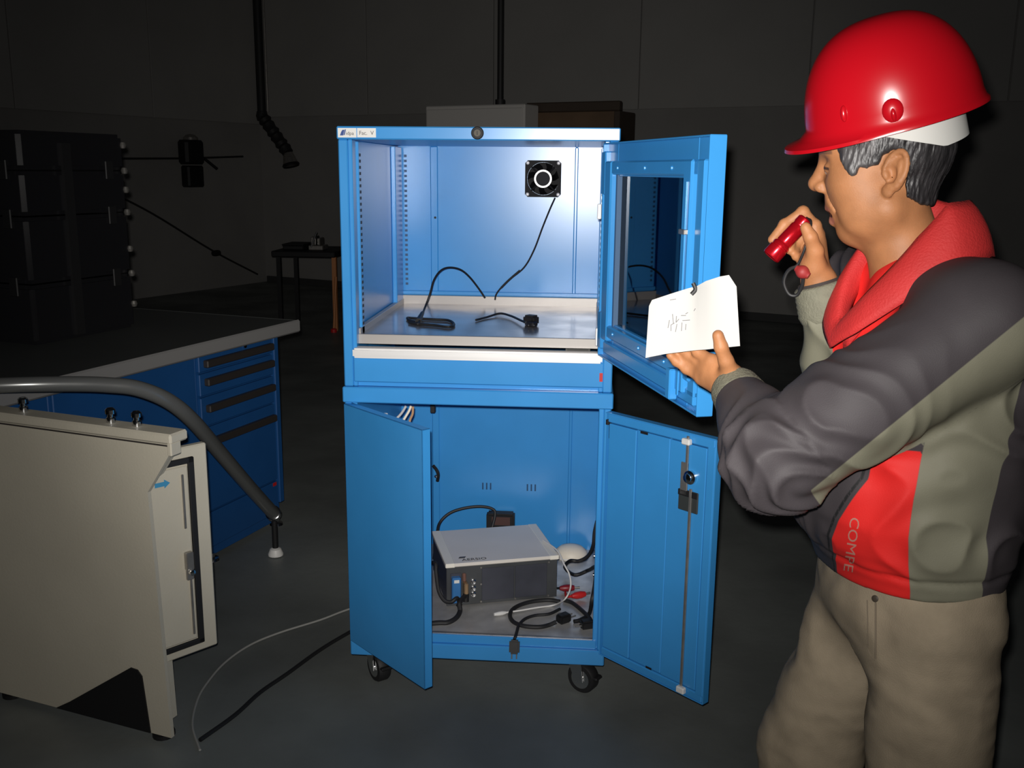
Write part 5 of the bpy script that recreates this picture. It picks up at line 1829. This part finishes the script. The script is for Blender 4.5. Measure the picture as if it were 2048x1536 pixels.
def bump(name, ph, t, w_, h_, d_, m, parent):
    c = Vector(hat(*shellp(ph, t)))
    c1_ = Vector(hat(*shellp(ph, t + 0.05)))
    c2_ = Vector(hat(*shellp(ph + 0.05, t)))
    up = (c1_ - c).normalized()
    sd = (c2_ - c).normalized()
    nn = sd.cross(up).normalized()
    if nn.dot(c - Vector(hat(0, 0, 0.02))) < 0:
        nn = -nn
    bm_ = bmesh.new()
    bmesh.ops.create_uvsphere(bm_, u_segments=20, v_segments=14, radius=1)
    for v_ in bm_.verts:
        q = v_.co
        v_.co = c + sd * (q.x * w_) + up * (q.y * h_) + nn * (q.z * d_)
    return obj(name, bm_, m, parent, smooth=0)


for sg in (1, -1):
    lug = bump('accessory_lug', sg * math.radians(93), 0.15, 0.0145, 0.017, 0.007, HATRED, hh)
    bump('lug_slot', sg * math.radians(93), 0.12, 0.005, 0.012, 0.0095, HATRED, lug)
    bump('side_rib', sg * math.radians(62), 0.22, 0.005, 0.012, 0.006, HATRED, hh)
# white headband / nape strap
bm = bmesh.new()
ra_, rb_ = [], []
NB = 60
lo_, hi_ = [], []
for i in range(NB + 1):
    ph = math.radians(50 + 260 * i / NB)
    bk_ = max(0.0, min(1.0, (math.radians(110) - abs(math.pi - ph)) / math.radians(60)))
    x, y = (0.101 if math.cos(ph) > 0 else 0.095) * math.cos(ph), 0.0885 * math.sin(ph)
    lo_.append(bm.verts.new(hat(x - 0.004, y, -0.004 - 0.046 * bk_)))
    hi_.append(bm.verts.new(hat(x * 1.03, y * 1.06, 0.012)))
for i in range(NB):
    bm.faces.new((lo_[i], lo_[i + 1], hi_[i + 1], hi_[i]))
bmesh.ops.recalc_face_normals(bm, faces=bm.faces)
bmesh.ops.solidify(bm, geom=bm.faces[:], thickness=0.0025)
obj('nape_band', bm, mat('white_webbing', (0.60, 0.60, 0.57), 0.6), hh, smooth=60)

# ================================================================== TORCH
T0, T1 = Vector(W(mp(1612, 438, 1.690))), Vector(W(mp(1541, 514, 1.672)))
td = (T1 - T0)
TLn = td.length
torch = thing('torch', 'small shiny red torch gripped in the raised hand', 'torch', T0)
M_ = axisM(T0, td)
obj('barrel', lathe([(0, 0), (0.0105, 0), (0.0125, 0.002), (0.0128, 0.012), (0.0118, 0.014), (0.0118, 0.017), (0.0130, 0.019), (0.0132, TLn * 0.62), (0.0125, TLn * 0.64)], 28, M_), TORCHRED, torch)
obj('head', lathe([(0.0125, TLn * 0.64), (0.0150, TLn * 0.68), (0.0152, TLn * 0.72), (0.0145, TLn * 0.73), (0.0145, TLn * 0.76), (0.0156, TLn * 0.77), (0.0158, TLn * 0.97), (0.0145, TLn), (0.0125, TLn)], 28, M_, cap=False), TORCHRED, torch)
obj('lens', lathe([(0.0128, TLn * 0.985), (0, TLn * 0.987)], 24, M_), BLACKG, torch)
sp = [mp(1612, 441, 1.668), mp(1622, 470, 1.640), mp(1600, 505, 1.645), mp(1578, 535, 1.652), mp(1570, 560, 1.655), mp(1582, 588, 1.66), mp(1602, 585, 1.66), mp(1609, 556, 1.657), mp(1606, 540, 1.657)]
sp = [mp(1606, 540, 1.66), mp(1588, 535, 1.662), mp(1574, 545, 1.664), mp(1568, 566, 1.666), mp(1578, 588, 1.668), mp(1594, 590, 1.668), mp(1604, 572, 1.664), mp(1607, 552, 1.660)]
obj('wrist_strap', tube([W(q) for q in sp], 0.003, 8, 6), BLACK, torch)
sp2 = [mp(1613, 436, 1.690), mp(1622, 446, 1.672), mp(1612, 490, 1.655), mp(1598, 525, 1.660), mp(1588, 535, 1.662)]
obj('strap_lead', tube([W(q) for q in sp2], 0.0022, 8, 6), BLACK, torch)
P0, P1 = mp(1592, 536, 1.655), mp(1618, 552, 1.650)
obj('strap_toggle', tube([W(P0 + (P1 - P0) * k / 4) for k in range(5)], lambda t: 0.004 + 0.007 * math.sin(math.pi * min(0.95, max(0.05, t))), 12, 3), mat('red_toggle', (0.26, 0.02, 0.02), 0.6), torch)

# ================================================================== PAPER
top_px = [(1298, 612), (1304, 600), (1340, 588), (1375, 577), (1394, 572), (1412, 562), (1440, 553), (1458, 550), (1473, 573)]
bot_px = [(1291, 716), (1300, 714), (1330, 708), (1370, 703), (1395, 700), (1412, 699), (1440, 696), (1460, 694), (1480, 692)]
s_top = [1.600, 1.600, 1.602, 1.606, 1.600, 1.585, 1.580, 1.580, 1.582]
s_bot = [1.588, 1.588, 1.588, 1.586, 1.582, 1.578, 1.574, 1.574, 1.574]
bm = bmesh.new()
NRW = 10
grid = []
for i in range(len(top_px)):
    colv = []
    for k in range(NRW + 1):
        t = k / NRW
        u = top_px[i][0] + (bot_px[i][0] - top_px[i][0]) * t
        v = top_px[i][1] + (bot_px[i][1] - top_px[i][1]) * t
        s = s_top[i] + (s_bot[i] - s_top[i]) * t
        colv.append(bm.verts.new(W(mp(u, v, s))))
    grid.append(colv)
for i in range(len(grid) - 1):
    for k in range(NRW):
        bm.faces.new((grid[i][k], grid[i + 1][k], grid[i + 1][k + 1], grid[i][k + 1]))
bmesh.ops.recalc_face_normals(bm, faces=bm.faces)
bmesh.ops.solidify(bm, geom=bm.faces[:], thickness=0.0012)
pap = tag(obj('paper', bm, PAPERM, smooth=30), 'white folded paper with faint handwriting held in front of the glass door', 'paper')
pbv = bvh_of(pap)
ink = mat('faint_grey_ink', (0.17, 0.165, 0.17), 0.8)
strokes = [[(1345, 628), (1347, 648)], [(1339, 640), (1336, 656)], [(1353, 632), (1352, 645), (1358, 638)], [(1362, 631), (1372, 631)], [(1354, 648), (1351, 664)], [(1349, 646), (1342, 650), (1342, 662)],
           [(1364, 645), (1363, 662)], [(1371, 628), (1376, 625)], [(1365, 641), (1380, 640)], [(1388, 622), (1391, 617)], [(1340, 600), (1352, 598)], [(1372, 648), (1371, 660)]]
wb_ = bmesh.new()
for stp in strokes:
    pts = []
    for i in range(len(stp) - 1):
        for k in range(4):
            t = k / 3
            l_, n__ = on_surface(pbv, stp[i][0] + (stp[i + 1][0] - stp[i][0]) * t, stp[i][1] + (stp[i + 1][1] - stp[i][1]) * t, 0.0003)
            if l_ is not None:
                pts.append(l_)
    if len(pts) > 1:
        tube(pts, 0.0006, 5, 0, wb_)
hw = obj('handwriting', wb_, ink, pap)
hw['kind'] = 'stuff'
l_, n__ = on_surface(pbv, 1386, 581, 0.001)
obj('paper_clip', tube([l_ + Vector((0, 0, 0.012)), l_ + Vector((0.004, -0.002, 0.002)), l_ + Vector((-0.002, -0.003, -0.006))], 0.0035, 8, 4), BLACK, pap)
